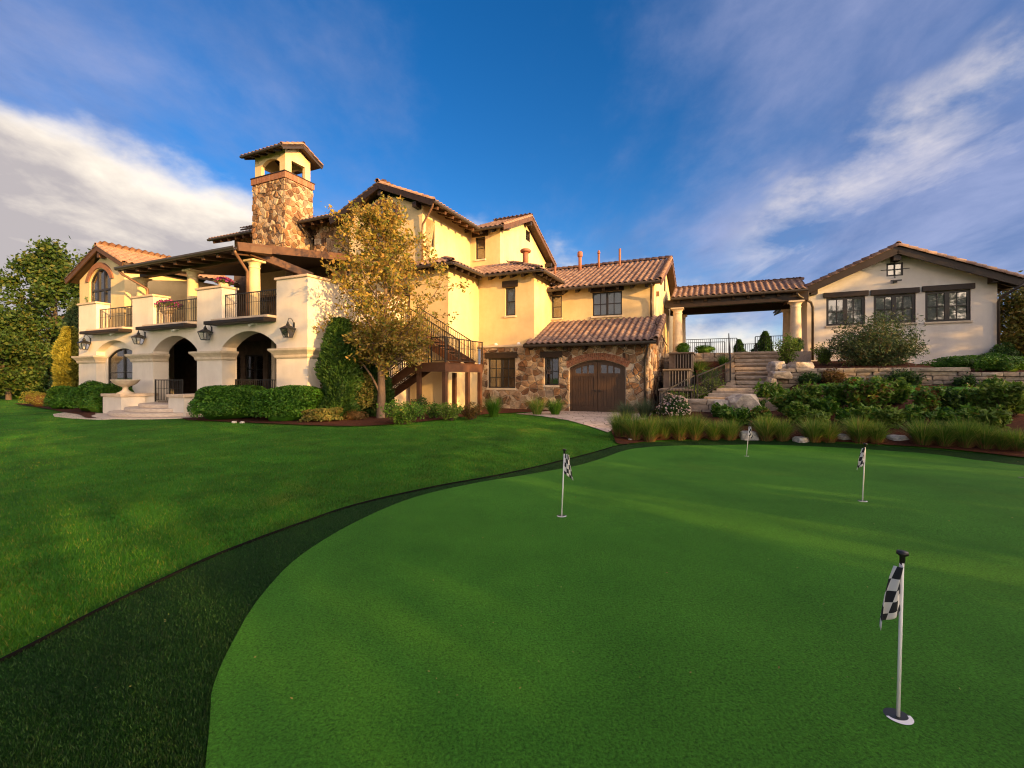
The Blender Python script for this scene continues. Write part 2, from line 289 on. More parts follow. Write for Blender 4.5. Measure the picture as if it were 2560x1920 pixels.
# ------------------------------------------------------------ mesh helpers
class MB:
    def __init__(s): s.v = []; s.f = []
    def add(s, vs, fs):
        o = len(s.v); s.v += [tuple(p) for p in vs]; s.f += [tuple(i+o for i in f) for f in fs]
    def box(s, x0, x1, y0, y1, z0, z1):
        s.add([(x0,y0,z0),(x1,y0,z0),(x1,y1,z0),(x0,y1,z0),(x0,y0,z1),(x1,y0,z1),(x1,y1,z1),(x0,y1,z1)],
              [(0,3,2,1),(4,5,6,7),(0,1,5,4),(1,2,6,5),(2,3,7,6),(3,0,4,7)])
    def boxm(s, M, s0, s1, z0, z1, d0, d1):
        s.add([M(*p) for p in ((s0,z0,d0),(s1,z0,d0),(s1,z0,d1),(s0,z0,d1),(s0,z1,d0),(s1,z1,d0),(s1,z1,d1),(s0,z1,d1))],
              [(0,3,2,1),(4,5,6,7),(0,1,5,4),(1,2,6,5),(2,3,7,6),(3,0,4,7)])
    def beam(s, p, q, wd, h, up=(0, 0, 1), tilt=None):          # square bar from p to q
        p = Vector(p); q = Vector(q); d = (q-p).normalized(); u = Vector(up)
        if abs(d.dot(u)) > .95: u = Vector((1, 0, 0))
        r = d.cross(u).normalized()*wd/2; t = r.cross(d).normalized()*h/2
        c = [p-r-t, p+r-t, p+r+t, p-r+t, q-r-t, q+r-t, q+r+t, q-r+t]
        s.add(c, [(0,1,2,3),(7,6,5,4),(0,4,5,1),(1,5,6,2),(2,6,7,3),(3,7,4,0)])
    def tube(s, path, rad, n=8, cap=True):
        path = [Vector(p) for p in path]; rad = rad if hasattr(rad, '__len__') else [rad]*len(path)
        rings = []; u = Vector((0, 0, 1)); prev = None
        for i, p in enumerate(path):
            d = (path[min(i+1, len(path)-1)]-path[max(i-1, 0)]).normalized()
            if prev is None:
                r = d.cross(Vector((0, 0, 1)) if abs(d.z) < .95 else Vector((1, 0, 0))).normalized()
            else:
                r = (prev - d*prev.dot(d)); r = r.normalized() if r.length > 1e-6 else d.orthogonal().normalized()
            prev = r; t = d.cross(r)
            rings.append([p + (r*math.cos(2*PI*k/n) + t*math.sin(2*PI*k/n))*rad[i] for k in range(n)])
        fs = []
        for i in range(len(rings)-1):
            for k in range(n):
                a = i*n+k; b = i*n+(k+1) % n; fs.append((a, b, b+n, a+n))
        if cap: fs.append(tuple(range(n))[::-1]); fs.append(tuple((len(rings)-1)*n+k for k in range(n)))
        s.add([p for r in rings for p in r], fs)
    def lathe(s, prof, c=(0, 0, 0), n=20):
        vs = [(c[0]+r*math.cos(2*PI*k/n), c[1]+r*math.sin(2*PI*k/n), c[2]+z) for r, z in prof for k in range(n)]
        fs = [(i*n+k, i*n+(k+1) % n, (i+1)*n+(k+1) % n, (i+1)*n+k) for i in range(len(prof)-1) for k in range(n)]
        fs.append(tuple(range(n))[::-1]); fs.append(tuple((len(prof)-1)*n+k for k in range(n)))
        s.add(vs, fs)
    def prism(s, M, poly, d0, d1, holes=()):                   # polygon in (s, z) pushed from depth d0 to d1
        loops = [list(poly)] + [list(h) for h in holes]
        tris = tessellate_polygon([[Vector((p[0], p[1], 0)) for p in l] for l in loops])
        flat = [p for l in loops for p in l]; n = len(flat)
        vs = [M(p[0], p[1], d0) for p in flat] + [M(p[0], p[1], d1) for p in flat]
        fs = [tuple(t) for t in tris] + [tuple(i+n for i in t[::-1]) for t in tris]
        o = 0
        for l in loops:
            m = len(l)
            for i in range(m): a, b = o+i, o+(i+1) % m; fs.append((a, b, b+n, a+n))
            o += m
        s.add(vs, fs)
    def build(s, name, mat, parent=None, smooth=False, bevel=0, fix=True, **props):
        me = bpy.data.meshes.new(name); me.from_pydata(s.v, [], s.f); me.update()
        if fix or bevel:
            bm = bmesh.new(); bm.from_mesh(me)
            if fix: bmesh.ops.recalc_face_normals(bm, faces=bm.faces)
            bm.to_mesh(me); bm.free()
        return link(name, me, mat, parent, smooth, bevel, **props)
def link(name, me, mat, parent=None, smooth=False, bevel=0, **props):
    o = bpy.data.objects.new(name, me); COL.objects.link(o)
    if mat is not None and not me.materials: me.materials.append(MATS[mat] if isinstance(mat, str) else mat)
    if smooth: me.polygons.foreach_set('use_smooth', [True]*len(me.polygons))
    if parent is not None: o.parent = parent
    if bevel:
        md = o.modifiers.new('bevel', 'BEVEL'); md.width = bevel; md.segments = 2; md.limit_method = 'ANGLE'
    for k, v in props.items(): o[k] = v
    return o
def thing(name, label, cat, loc=(0, 0, 0), rz=0, group=None):
    o = bpy.data.objects.new(name, None); COL.objects.link(o); o.location = loc; o.rotation_euler = (0, 0, rz); o.empty_display_size = .2
    o['label'] = label; o['category'] = cat
    if group: o['group'] = group
    return o
def tag(o, label, cat, group=None):
    o['label'] = label; o['category'] = cat
    if group: o['group'] = group
    return o
def npmesh(name, V, F, mat, parent=None, smooth=False, **props):      # V (n,3), F (m,k) numpy
    me = bpy.data.meshes.new(name); k = F.shape[1]; m = len(F)
    me.vertices.add(len(V)); me.vertices.foreach_set('co', np.asarray(V, np.float32).ravel())
    me.loops.add(m*k); me.loops.foreach_set('vertex_index', np.asarray(F, np.int32).ravel())
    me.polygons.add(m); me.polygons.foreach_set('loop_start', np.arange(0, m*k, k, dtype=np.int32)); me.polygons.foreach_set('loop_total', np.full(m, k, np.int32))
    me.update(calc_edges=True)
    return link(name, me, mat, parent, smooth, **props)
def FM(B): return lambda s, z, d: (s, B+d, z)
def RM(A): return lambda s, z, d: (A-d, s, z)
def arch_pts(s0, s1, zs, rise, n=14):           # from right spring over the crown to the left spring
    c = (s0+s1)/2; h = (s1-s0)/2; R = (h*h+rise*rise)/(2*rise); zc = zs+rise-R; t = math.asin(min(1, h/R))
    return [(c+R*math.sin(t-2*t*i/n), zc+R*math.cos(t-2*t*i/n)) for i in range(n+1)]
def rect(s0, s1, z0, z1): return [(s0, z0), (s1, z0), (s1, z1), (s0, z1)]
# ------------------------------------------------------------ building blocks
house = thing('main_house', 'large cream stucco and stone house with red clay tile roofs and a stone tower', 'house', (0, 0, 0), TH)
brz = thing('breezeway', 'tiled breezeway on cream round columns linking the house to the gabled building', 'breezeway', (0, 0, 0), TH)
gar = thing('gabled_outbuilding', 'pale stucco gabled building with three dark windows at the right', 'building', (0, 0, 0), TH)
def wall(M, poly, holes=(), th=.28, mat='stucco', par=None, name='wall', d0=0):
    m = MB(); m.prism(M, poly, d0, d0+th, holes); return m.build(name, mat, par or house)
def window(M, s0, s1, z0, z1, cas=1, cols=2, rows=2, par=None, back='interior_dark', arch=0, sill=True, d=.07, fw=.07, lintel=None, lov=.12, bars=None):
    """casement window set in an opening; returns the opening polygon"""
    par = par or house; m = MB(); zs = z1-arch
    hole = rect(s0, s1, z0, z1) if not arch else [(s0, z0), (s1, z0)] + arch_pts(s0, s1, zs, arch)
    if arch:
        i0, i1 = s0+fw, s1-fw
        inner = [(i0, z0+fw), (i1, z0+fw)] + arch_pts(i0, i1, zs, arch-fw*.7)
        m.prism(M, hole, d, d+.09, [inner])
    else: m.prism(M, hole, d, d+.09, [rect(s0+fw, s1-fw, z0+fw, z1-fw)])
    def top(s):
        if not arch: return z1-fw
        h = (s1-s0)/2; R = (h*h+arch*arch)/(2*arch); return z1-R+math.sqrt(max(R*R-(s-(s0+s1)/2)**2, 0))-fw*.7
    wc = (s1-s0-2*fw)/cas
    for c in range(cas):
        l = s0+fw+c*wc
        if c: m.boxm(M, l-fw*.8, l+fw*.8, z0+fw, top(l), d-.01, d+.08)
        for k in range(1, cols):
            s = l+wc*k/cols; m.boxm(M, s-.02, s+.02, z0+fw, top(s), d+.012, d+.07)
    for r in range(1, rows):
        z = z0+fw+(zs+(arch*.2 if arch else 0)-z0-fw*(1 if arch else 2))*r/rows; m.boxm(M, s0+fw, s1-fw, z-.02, z+.02, d+.015, d+.068)
    if bars:
        for z in bars: m.boxm(M, s0+fw, s1-fw, z-.05, z+.05, d-.012, d+.075)
    wn = m.build('window', 'window_frame', par)
    g = MB(); zt = z1-fw*.5 if not arch else zs
    pl = rect(s0+fw*.6, s1-fw*.6, z0+fw*.6, zt) if not arch else [(s0+fw*.6, z0+fw*.6), (s1-fw*.6, z0+fw*.6)] + arch_pts(s0+fw*.6, s1-fw*.6, zs, arch-fw*.5)
    g.prism(M, pl, d+.038, d+.046); g.build('pane', 'glass', wn)
    bk = MB(); q_ = .075 if back == 'blind' else .30; bk.boxm(M, s0+.02, s1-.02, z0+.02, z1-.02, d+q_+.02, d+q_+.03) if back == 'blind' else bk.boxm(M, s0-.05, s1+.05, z0-.05, z1+.05, d+.30, d+.32); bk.build('blind' if back == 'blind' else 'curtain' if back == 'curtain' else 'room_backing', back, wn)
    if sill:
        q = MB(); q.boxm(M, s0-.05, s1+.05, z0-.10, z0-.003, -.07, d+.05); q.build('sill', 'trim_stone', wn, bevel=.01)
    if lintel:
        q = MB(); q.boxm(M, s0-lov, s1+lov, z1+.003, z1+lintel, -.11, .12); q.build('lintel', 'wood_dark', par, bevel=.012)
    return hole
# ---- roof tiles
TW, TL = .30, .40
def tile_arrays():
    n = 8; V = []; Fq = []
    for yy, lift in ((-.02, .045), (TL+.03, .012)):
        for i in range(n+1):
            u = i/n; V.append((u*TW*1.04, yy, lift+.040+.042*math.cos(2*PI*(u-.30))))
    for i in range(n+1):
        u = i/n; V.append((u*TW*1.04, -.02, .045+.040+.042*math.cos(2*PI*(u-.30))-.03))
    for i in range(n): Fq.append((i, i+1, n+2+i, n+1+i)); Fq.append((2*n+2+i, 2*n+3+i, i+1, i))
    return np.array(V), np.array(Fq)
TV, TF = tile_arrays()
TILE_ME = {}
def tile_mesh(mat):
    if mat not in TILE_ME:
        me = bpy.data.meshes.new('roof_tile'); me.from_pydata(TV.tolist(), [], TF.tolist()); me.update(); me.materials.append(MATS[mat]); me.polygons.foreach_set('use_smooth', [True]*len(me.polygons)); TILE_ME[mat] = me
    return TILE_ME[mat]
STUFF = {}                                  # (thing, mat) -> tiles joined past the limit
def inpoly(p, poly):
    x, y = p; c = False; n = len(poly)
    for i in range(n):
        x0, y0 = poly[i]; x1, y1 = poly[(i+1) % n]
        if (y0 > y) != (y1 > y) and x < (x1-x0)*(y-y0)/(y1-y0)+x0: c = not c
    return c
def slope(par, p0, n, Ln, run, m, poly=None, singles=0, mat='roof_tile', tiles=True, th=.11, rows=None, slabmat='soffit'):
    """one roof plane: p0 = left eave corner (looking up the slope), n = inward direction"""
    e = (n[1], -n[0]); nn = math.sqrt(1+m*m); p0 = Vector(p0)
    poly = poly or [(0, 0), (Ln, 0), (Ln, run), (0, run)]
    X = Vector((e[0], e[1], 0)); Y = Vector((n[0], n[1], m))/nn; Z = X.cross(Y)
    def P(s, r, d=0): q = p0 + X*s + Vector((n[0], n[1], m))*r; return (q.x, q.y, q.z-d)
    b = MB(); k = len(poly); tris = tessellate_polygon([[Vector((p[0], p[1], 0)) for p in poly]])
    b.add([P(s, r) for s, r in poly]+[P(s, r, th) for s, r in poly], [tuple(t) for t in tris]+[tuple(i+k for i in t[::-1]) for t in tris]+[(i, (i+1) % k, (i+1) % k+k, i+k) for i in range(k)])
    slab = b.build('roof', slabmat, par)
    if not tiles: return slab, P
    nc = int(round(Ln/TW)); tw = Ln/nc; nr = int(math.ceil(run*nn/TL)); cnt = 0
    arr = []
    for r in range(nr):
        if rows and r >= rows: break
        for c in range(nc):
            s, q = (c+.5)*tw, min((r+.5)*TL/nn, run-.02)
            if not inpoly((s, q), poly): continue
            o = p0 + X*(c*tw) + Y*(r*TL) + Z*.004
            jit = random.uniform(-.004, .006)
            if cnt < singles:
                ob = link('roof_tile', tile_mesh(mat), None, slab); M4 = Matrix((X, Y, Z)).transposed().to_4x4(); M4.translation = o+Z*jit; ob.matrix_local = M4; cnt += 1
            else:
                R = np.array([list(X), list(Y), list(Z)]); arr.append(TV@R + np.array(o+Z*jit))
    if arr: STUFF.setdefault((par.name, mat), []).extend(arr)
    return slab, P
def barrels(par, p, q, mat='roof_tile', r=.12, step=.38, singles=None, stuff=True):
    """half-round cap tiles laid from p to q"""
    p = Vector(p); q = Vector(q); d = q-p; ln = d.length; d.normalize(); n = max(1, int(round(ln/step))); st_ = ln/n
    X = d.cross(Vector((0, 0, 1))).normalized(); Z = X.cross(d)
    for i in range(n):
        o = p + d*(i*st_); V = []; k = 8
        for yy, rr in ((0, r*1.12), (st_*1.08, r*.92)):
            for j in range(k+1):
                t = PI*j/k*1.16-.08*PI; V.append(o + d*yy + X*(-math.cos(t)*rr) + Z*(math.sin(t)*rr + (.02 if yy == 0 else 0)))
        for j in range(k+1):
            t = PI*j/k*1.16-.08*PI; V.append(o + X*(-math.cos(t)*(r*1.12-.028)) + Z*(math.sin(t)*(r*1.12-.028)+.02))
        Fq = [(j, j+1, k+2+j, k+1+j) for j in range(k)] + [(2*k+2+j, 2*k+3+j, j+1, j) for j in range(k)]
        if singles is not None:
            b = MB(); b.add(V, Fq); b.build('cap_tile', mat, singles, smooth=True, fix=False)
        else: CAPS.setdefault((par.name, mat), []).append((np.array([list(v) for v in V]), np.array(Fq)))
CAPS = {}
def rafters(par, P, Ln, over, m, step=.75, w_=.15, h=.20, s0=.3, mat='wood_dark', back=.2, s1=None):
    """rafter tails under the eave, one part each"""
    s = s0
    while s < (s1 or Ln)-.1:
        a = P(s, .05, .11+h*.45); b = P(s, over+back, .11+h*.5); q = MB()
        A = Vector(a); B = Vector(b); q.beam(A+Vector((0, 0, .0)), B, w_, h); q.build('rafter_tail', mat, par); s += step
def gutter(par, p, q, r=.075, mat='gutter'):
    b = MB(); p = Vector(p); q = Vector(q); d = (q-p).normalized(); side = d.cross(Vector((0, 0, 1)))
    ring = []
    prof = [(-r, .05), (-r*.95, -.02), (-r*.6, -r*.8), (0, -r*1.05), (r*.6, -r*.8), (r*.95, -.02), (r, .05), (r*.8, .05), (r*.75, -.01), (0, -r*.75), (-r*.75, -.01), (-r*.8, .05)]
    n = len(prof); vs = [p+side*x+Vector((0, 0, z)) for x, z in prof]+[q+side*x+Vector((0, 0, z)) for x, z in prof]
    b.add(vs, [(i, (i+1) % n, n+(i+1) % n, n+i) for i in range(n)]+[tuple(range(n))[::-1], tuple(range(n, 2*n))]); return b.build('gutter', mat, par)
def pipe(par, pts, r=.05, mat='gutter', name='downspout'):
    b = MB(); b.tube(pts, r, 8); return b.build(name, mat, par, smooth=True)
def board(par, p, q, w_, h, mat='wood_dark', name='bargeboard', up=(0, 0, 1)):
    b = MB(); b.beam(p, q, w_, h, up); return b.build(name, mat, par)
def railing(par, p, q, h=1.0, step=.12, mat='iron_rail', name='railing', posts=True, lower=.08, bar=.018, top=.04):
    b = MB(); p = Vector(p); q = Vector(q); d = q-p; ln = Vector((d.x, d.y, 0)).length; n = max(2, int(ln/step)); up = Vector((0, 0, 1))
    b.beam(p+up*h, q+up*h, top, top); b.beam(p+up*lower, q+up*lower, .025, .025)
    if h > .9: b.beam(p+up*(h*.62), q+up*(h*.62), .015, .015)
    for i in range(n+1):
        s = p + d*(i/n); ed = posts and i in (0, n); t = .045 if ed else bar
        b.beam(s+up*(0 if ed else lower), s+up*(h+(.03 if ed else 0)), t, t)
    return b.build(name, mat, par)
# ---- rubble stone facing: one child for each stone
def clip(poly, nx, ny, c):
    out = []
    for i in range(len(poly)):
        p, q = poly[i], poly[(i+1) % len(poly)]; dp = p[0]*nx+p[1]*ny-c; dq = q[0]*nx+q[1]*ny-c
        if dp <= 0: out.append(p)
        if (dp < 0) != (dq < 0) and dp != dq:
            t = dp/(dp-dq); out.append((p[0]+(q[0]-p[0])*t, p[1]+(q[1]-p[1])*t))
    return out
def area(p): return .5*abs(sum(p[i][0]*p[(i+1) % len(p)][1]-p[(i+1) % len(p)][0]*p[i][1] for i in range(len(p))))
def cells(region, size, seed, avoid=(), asp=1.0):
    rs = random.Random(seed); xs = [p[0] for p in region]; zs = [p[1] for p in region]
    pts = []; nx = int((max(xs)-min(xs))/size)+2; nz = int((max(zs)-min(zs))/(size*asp))+2
    for i in range(nx):
        for j in range(nz):
            pts.append((min(xs)+(i+.5*(j % 2)+rs.uniform(-.62, .62))*size, min(zs)+(j+rs.uniform(-.62, .62))*size*asp))
    A = np.array(pts); out = []
    for i, p in enumerate(pts):
        d = ((A-A[i])**2).sum(1); idx = np.argsort(d)[1:22]
        c = list(region)
        for j in idx:
            q = pts[j]; vx, vz = q[0]-p[0], q[1]-p[1]; c = clip(c, vx, vz, vx*(p[0]+q[0])/2+vz*(p[1]+q[1])/2)
            if len(c) < 3: break
        if len(c) < 3: continue
        for (x0, x1, z0, z1) in avoid:
            if len(c) < 3: break
            bx = [k[0] for k in c]; bz = [k[1] for k in c]
            if max(bx) <= x0 or min(bx) >= x1 or max(bz) <= z0 or min(bz) >= z1: continue
            opts = [clip(c, 1, 0, x0), clip(c, -1, 0, -x1), clip(c, 0, 1, z0), clip(c, 0, -1, -z1)]
            c = max(opts, key=lambda o: area(o) if len(o) > 2 else 0)
        if len(c) >= 3 and area(c) > size*size*.10: out.append(c)
    return out
def stones(par, M, region, size, seed, avoid=(), singles=300, gap=.016, mat='field_stone', proud=(.03, .095), asp=1.0, name='stone'):
    cs = cells(region, size, seed, avoid, asp); cs.sort(key=lambda c: -area(c)); rest = MB(); rs = random.Random(seed+1); n = 0
    for c in cs:
        cx = sum(p[0] for p in c)/len(c); cz = sum(p[1] for p in c)/len(c)
        sh = lambda k: [(cx+(p[0]-cx)*k, cz+(p[1]-cz)*k) for p in c]
        r = math.sqrt(area(c)/PI); k1 = max(.6, 1-gap/r); k2 = max(.45, 1-(gap+.035)/r); d = rs.uniform(*proud); m = len(c)
        o1, o2 = sh(k1), sh(k2); jz = [rs.uniform(-.012, .012) for _ in c]
        vs = [M(p[0], p[1], .004) for p in o1]+[M(p[0], p[1], -d*.6) for p in o1]+[M(p[0], p[1], -d+jz[i]) for i, p in enumerate(o2)]
        fs = [(i, (i+1) % m, m+(i+1) % m, m+i) for i in range(m)]+[(m+i, m+(i+1) % m, 2*m+(i+1) % m, 2*m+i) for i in range(m)]+[tuple(2*m+i for i in range(m))]
        if n < singles: b = MB(); b.add(vs, fs); b.build(name, mat, par); n += 1
        else: rest.add(vs, fs)
    if rest.v: rest.build('small_stones', mat, par, kind='stuff')
def column(par, a, b, z0, z1, r=.24, mat='trim_stone'):
    h = z1-z0; m = MB()
    m.lathe([(r*1.28, 0), (r*1.28, .10), (r*1.18, .14), (r*1.05, .20), (r, .26), (r*1.0, h*.4), (r*.90, h-.36), (r*.98, h-.34), (r*.98, h-.30), (r*.90, h-.27), (r*.92, h-.20), (r*1.12, h-.10), (r*1.20, h-.085)], (a, b, z0), 28)
    c = m.build('column', mat, par, smooth=True); c.data.set_sharp_from_angle(angle=.7)
    k = MB(); k.box(a-r*1.32, a+r*1.32, b-r*1.32, b+r*1.32, z1-.084, z1); k.build('column_capital', mat, c, bevel=.012)
    return c

# ============================================================ MAIN HOUSE
# ---- left wing: arcade below, terrace above
BL = 12.5
xs = dict(p1l=197, p1r=240.7, p2l=331, p2r=383, p3l=492.5, p3r=554.4, p4l=691.3, p4r=768.8)
ax = {k: aF(v, BL) for k, v in xs.items()}
ZT = 5.50; ZL = 4.02; ZF0 = .55
M = FM(BL)
sp = 2.98
def zc(px, py): return zF(px, py, BL)
arcs = [(ax['p1r'], ax['p2l'], 3.02, .52), (ax['p2r'], ax['p3l'], 2.92, .66), (ax['p3r'], ax['p4l'], 2.96, .62)]
poly = [(ax['p1l'], -.1)]
for (s0, s1, zs, rise) in arcs:
    poly += [(s0, -.1)] + arch_pts(s0, s1, zs, rise)[::-1] + [(s1, -.1)]
poly += [(ax['p4r'], -.1), (ax['p4r'], ZT), (ax['p4l'], ZT), (ax['p4l'], ZL), (ax['p3r'], ZL), (ax['p3r'], ZT), (ax['p3l'], ZT), (ax['p3l'], ZL), (ax['p2r'], ZL), (ax['p2r'], ZT), (ax['p2l'], ZT), (ax['p2l'], ZL), (ax['p1r'], ZL), (ax['p1r'], ZT), (ax['p1l'], ZT)]
wall(M, poly, th=.66, mat='stucco_pale')
for l, r in (('p1l', 'p1r'), ('p2l', 'p2r'), ('p3l', 'p3r'), ('p4l', 'p4r')):
    m = MB(); m.boxm(M, ax[l]-.07, ax[r]+.07, ZT+.002, ZT+.10, -.07, .73); m.build('parapet_cap', 'cap_stone', house, bevel=.02)
    m = MB(); prof = [(.04, 2.42), (.07, 2.47), (.08, 2.55), (.13, 2.62), (.22, 2.72), (.23, 2.80), (.0, 2.82)]
    n = len(prof); vs = []
    for q, z in prof:
        for (s, d) in ((ax[l]-q, -q), (ax[r]+q, -q), (ax[r]+q, .60), (ax[l]-q, .60)): vs.append(M(s, z, d))
    fs = [(i*4+k, i*4+(k+1) % 4, i*4+4+(k+1) % 4, i*4+4+k) for i in range(n-1) for k in range(4)]+[(3, 2, 1, 0), tuple((n-1)*4+k for k in range(4))]
    m.add(vs, fs); m.build('impost_moulding', 'trim_stone', house)
for l, r in (('p1r', 'p2l'), ('p2r', 'p3l'), ('p3r', 'p4l')):
    m = MB(); m.boxm(M, ax[l]-.34, ax[r]-.002, ZL-.15, ZL-.003, -.56, -.003); m.build('ledge_timber', 'wood_dark', house, bevel=.02)
    m = MB(); m.boxm(M, ax[l]-.12, ax[r]-.004, ZL, ZL+.10, -.40, .35); m.build('ledge_stone', 'cap_stone', house, bevel=.02)
    railing(house, M(ax[l]-.02, ZL+.12, .16), M(ax[r]+.02, ZL+.12, .16), 1.05, .13, name='balcony_railing')
# floors, side and back walls
m = MB(); m.box(ax['p1l']+.1, ax['p4r']-.02, BL+.64, 19.1, 3.80, ZL-.06); m.build('terrace_floor', 'terrace_stone', house)
m = MB(); m.box(ax['p1l']+.1, ax['p4r']-.02, BL+.02, 19.0, .15, ZF0); m.build('patio_floor', 'terrace_stone', house)
wall(RM(ax['p4r']), rect(BL+.662, 19.1, -.1, ZT), th=.3, mat='stucco_pale')
m = MB(); m.box(ax['p4r']-.37, ax['p4r']+.07, BL+.74, 19.1, ZT+.002, ZT+.10); m.build('parapet_cap', 'cap_stone', house)
# infill with an arched window behind the first arch
IB = BL+.36; s0, s1 = aF(268, IB), ax['p2l']-.10
hole = window(FM(IB), s0, s1, 1.0, zF(305, 871, IB), 2, 1, 2, arch=.48, back='interior_warm', sill=True, d=.05)
wall(FM(IB), rect(ax['p1r']-.02, ax['p2l']+.02, .1, 3.75), [hole], th=.25, mat='stucco_pale')
wall(RM(ax['p1l']+.28), rect(BL+.662, 19.0, -.1, 3.78), th=.28, mat='stucco_pale')
# back wall of the arcade with glazed doors
holes = []
for i in range(6):
    c = -25.3+i*1.85
    holes.append(window(FM(17.0), c-.75, c+.75, .60, 2.95, 2, 1, 3, back='interior_warm' if i % 2 else 'curtain', sill=False, fw=.10))
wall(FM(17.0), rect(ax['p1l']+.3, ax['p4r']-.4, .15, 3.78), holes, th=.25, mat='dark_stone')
m = MB(); m.box(ax['p1l']+.3, -14.6, BL+.67, 16.98, 3.68, 3.78); m.build('arcade_ceiling', 'soffit', house)
railing(house, M(ax['p3r']+.02, ZF0+.02, .6), M(ax['p4l']-.02, ZF0+.02, .6), 1.0, .12, name='patio_railing')
for s in (-20.1, -16.6):
    m = MB(); m.box(s-.12, s+.12, 15.6, 15.84, ZF0, 3.68); m.build('arcade_post', 'trim_stone', house)
# upper room at the far left
ra0, ra1, RB = -32.2, -27.75, 13.0; rap = -29.55
s0, s1 = aF(224, RB), aF(277, RB)
hole = window(FM(RB), s0, s1, 4.75, zF(250, 672, RB), 3, 1, 1, arch=.62, back='interior_warm', sill=False, fw=.10, bars=[6.35])
wall(FM(RB), [(ra0, 3.7), (ra1, 3.7), (ra1, 7.45), (rap, 8.28), (ra0, 7.05)], [hole], mat='stucco')
m = MB(); pts = arch_pts(s0-.05, s1+.05, zF(250, 672, RB)-.62, .66); o_ = arch_pts(s0-.33, s1+.33, zF(250, 672, RB)-.62, .95)
m.prism(FM(RB), o_+pts[::-1], -.07, .02); m.build('brick_arch', 'brick', house)
wall(RM(ra1), rect(RB+.29, 18.9, 3.7, 7.3), th=.28)
wall(RM(ra0+.28), rect(RB+.29, 18.9, -.1, 7.1), th=.28)
pm = .455
_, P1 = slope(house, (-27.15, 12.62, 7.44), (-1, 0), 6.13, 2.40, pm, mat='roof_tile_orange')
_, P2 = slope(house, (-32.85, 18.75, 7.05), (1, 0), 6.13, 3.30, pm, mat='roof_tile_orange')
barrels(house, (rap, 12.56, 8.56), (rap, 18.6, 8.56), 'roof_tile_orange')
for x, q, zq in ((-27.15, rap, .37), (-32.8, rap, 0)):
    board(house, (x, 12.64, 6.95+zq), (q, 12.64, 8.43), .06, .26, 'wood_beam')
    barrels(house, (x, 12.68, 7.08+zq), (q, 12.68, 8.56), 'roof_tile_orange', r=.10)
m = MB(); m.box(rap-.12, rap+.12, 12.68, 12.997, 7.95, 8.20); m.build('purlin_end', 'wood_beam', house)
# verandah roof over the terrace
CA_L = -18.62
VA0, VA1, VE, VZ, vm = -26.2, -17.55, 12.0, 6.91, .165
_, P = slope(house, (VA0, VE, VZ), (0, 1), VA1-VA0, 7.0, vm, tiles=False, th=.14, slabmat='wood_dark')
rafters(house, P, VA1-VA0, 1.0, vm, step=.98, w_=.17, h=.19, s0=.5, mat='wood_beam', back=.2)
gutter(house, (VA0, VE-.07, VZ-.05), (VA1, VE-.07, VZ-.05), .09)
m = MB(); m.beam((VA0, 13.05, 6.77), (VA1-.2, 13.05, 6.77), .3, .26); m.build('verandah_beam', 'wood_beam', house, bevel=.02)
board(house, (VA1+.05, VE, VZ+.0), (VA1+.05, VE+7.0, VZ+7.0*vm), .07, .34, 'wood_beam', 'rake_board')
m = MB(); m.beam((VA1-.25, 12.7, 6.90), (VA1-.05, 15.7, 6.46), .26, .34); m.build('brace_beam', 'wood_beam', house, bevel=.02)
m = MB(); m.beam((VA1-.3, 12.45, 6.95), (VA1+.35, 13.3, 6.95), .5, .26); m.build('beam_block', 'wood_beam', house)
for px in (355, 482, 636): column(house, aF(px, 13.05), 13.05, ZL-.07, 6.635, .235, 'stucco')
pipe(house, [(VA0+.1, VE, VZ-.12), (VA0+.2, VE+.1, VZ-.30), (VA0+1.0, VE+.75, VZ-.95), (VA0+1.0, VE+.78, 4.05)], .06, 'copper_pipe')
a_ = aF(620, 12.75); pipe(house, [(VA1-.15, VE, VZ-.1), (VA1-.2, VE+.1, VZ-.25), (a_, 12.72, 6.1), (a_, 12.72, 4.05)], .06, 'copper_pipe')
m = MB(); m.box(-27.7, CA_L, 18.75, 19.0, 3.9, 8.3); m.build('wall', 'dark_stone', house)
hole = None
# door openings and warm room seen inside the verandah
for i in range(3):
    c = -25.4+i*2.9
    window(FM(18.72), c-.9, c+.9, 4.05, 6.35, 2, 1, 3, back='interior_dark', sill=False, fw=.10, d=-.08)
# ---- gable C (tall, behind the pear tree)
CA0, CA1, CB, CE = -18.6, -13.72, 19.15, 10.38; CM = .42; CAP = -16.1
s0, s1 = aF(925, CB), aF(992, CB)
zt = zF(960, 503, CB)
hole = window(FM(CB), s0, s1, 7.9, zt-.12, 2, 1, 3, arch=.85, back='interior_dark', sill=False, fw=.10)
h2 = window(FM(CB), aF(965, CB), aF(1035, CB), 4.3, 6.4, 2, 1, 2, back='curtain', sill=False, fw=.08)
wall(FM(CB), [(CA0, 3.5), (CA1, 3.5), (CA1, CE+.02), (CAP, CE+.98), (CA0, CE+.02)], [hole, h2], mat='stucco')
m = MB(); zz = zt-.12-.85; m.prism(FM(CB), arch_pts(s0-.22, s1+.22, zz, 1.06)+arch_pts(s0-.01, s1+.01, zz, .86)[::-1], -.05, .02); m.build('brick_arch', 'brick', house)
railing(house, (s0-.1, CB-.25, 7.75), (s1+.1, CB-.25, 7.75), 1.0, .13, name='balcony_railing')
m = MB(); m.box(s0-.25, s1+.25, CB-.42, CB-.003, 7.58, 7.74); m.build('ledge_stone', 'cap_stone', house)
b0, b1 = bR(1064, CA1), bR(1087, CA1)
zz0, zz1 = zR(1076, 615, CA1), zR(1076, 549, CA1)
hole = window(RM(CA1), b0, b1, zz0, zz1, 1, 1, 3, back='interior_dark', sill=False, fw=.07)
wall(RM(CA1), rect(CB+.285, 24.0, 6.5, CE+.25), [hole])
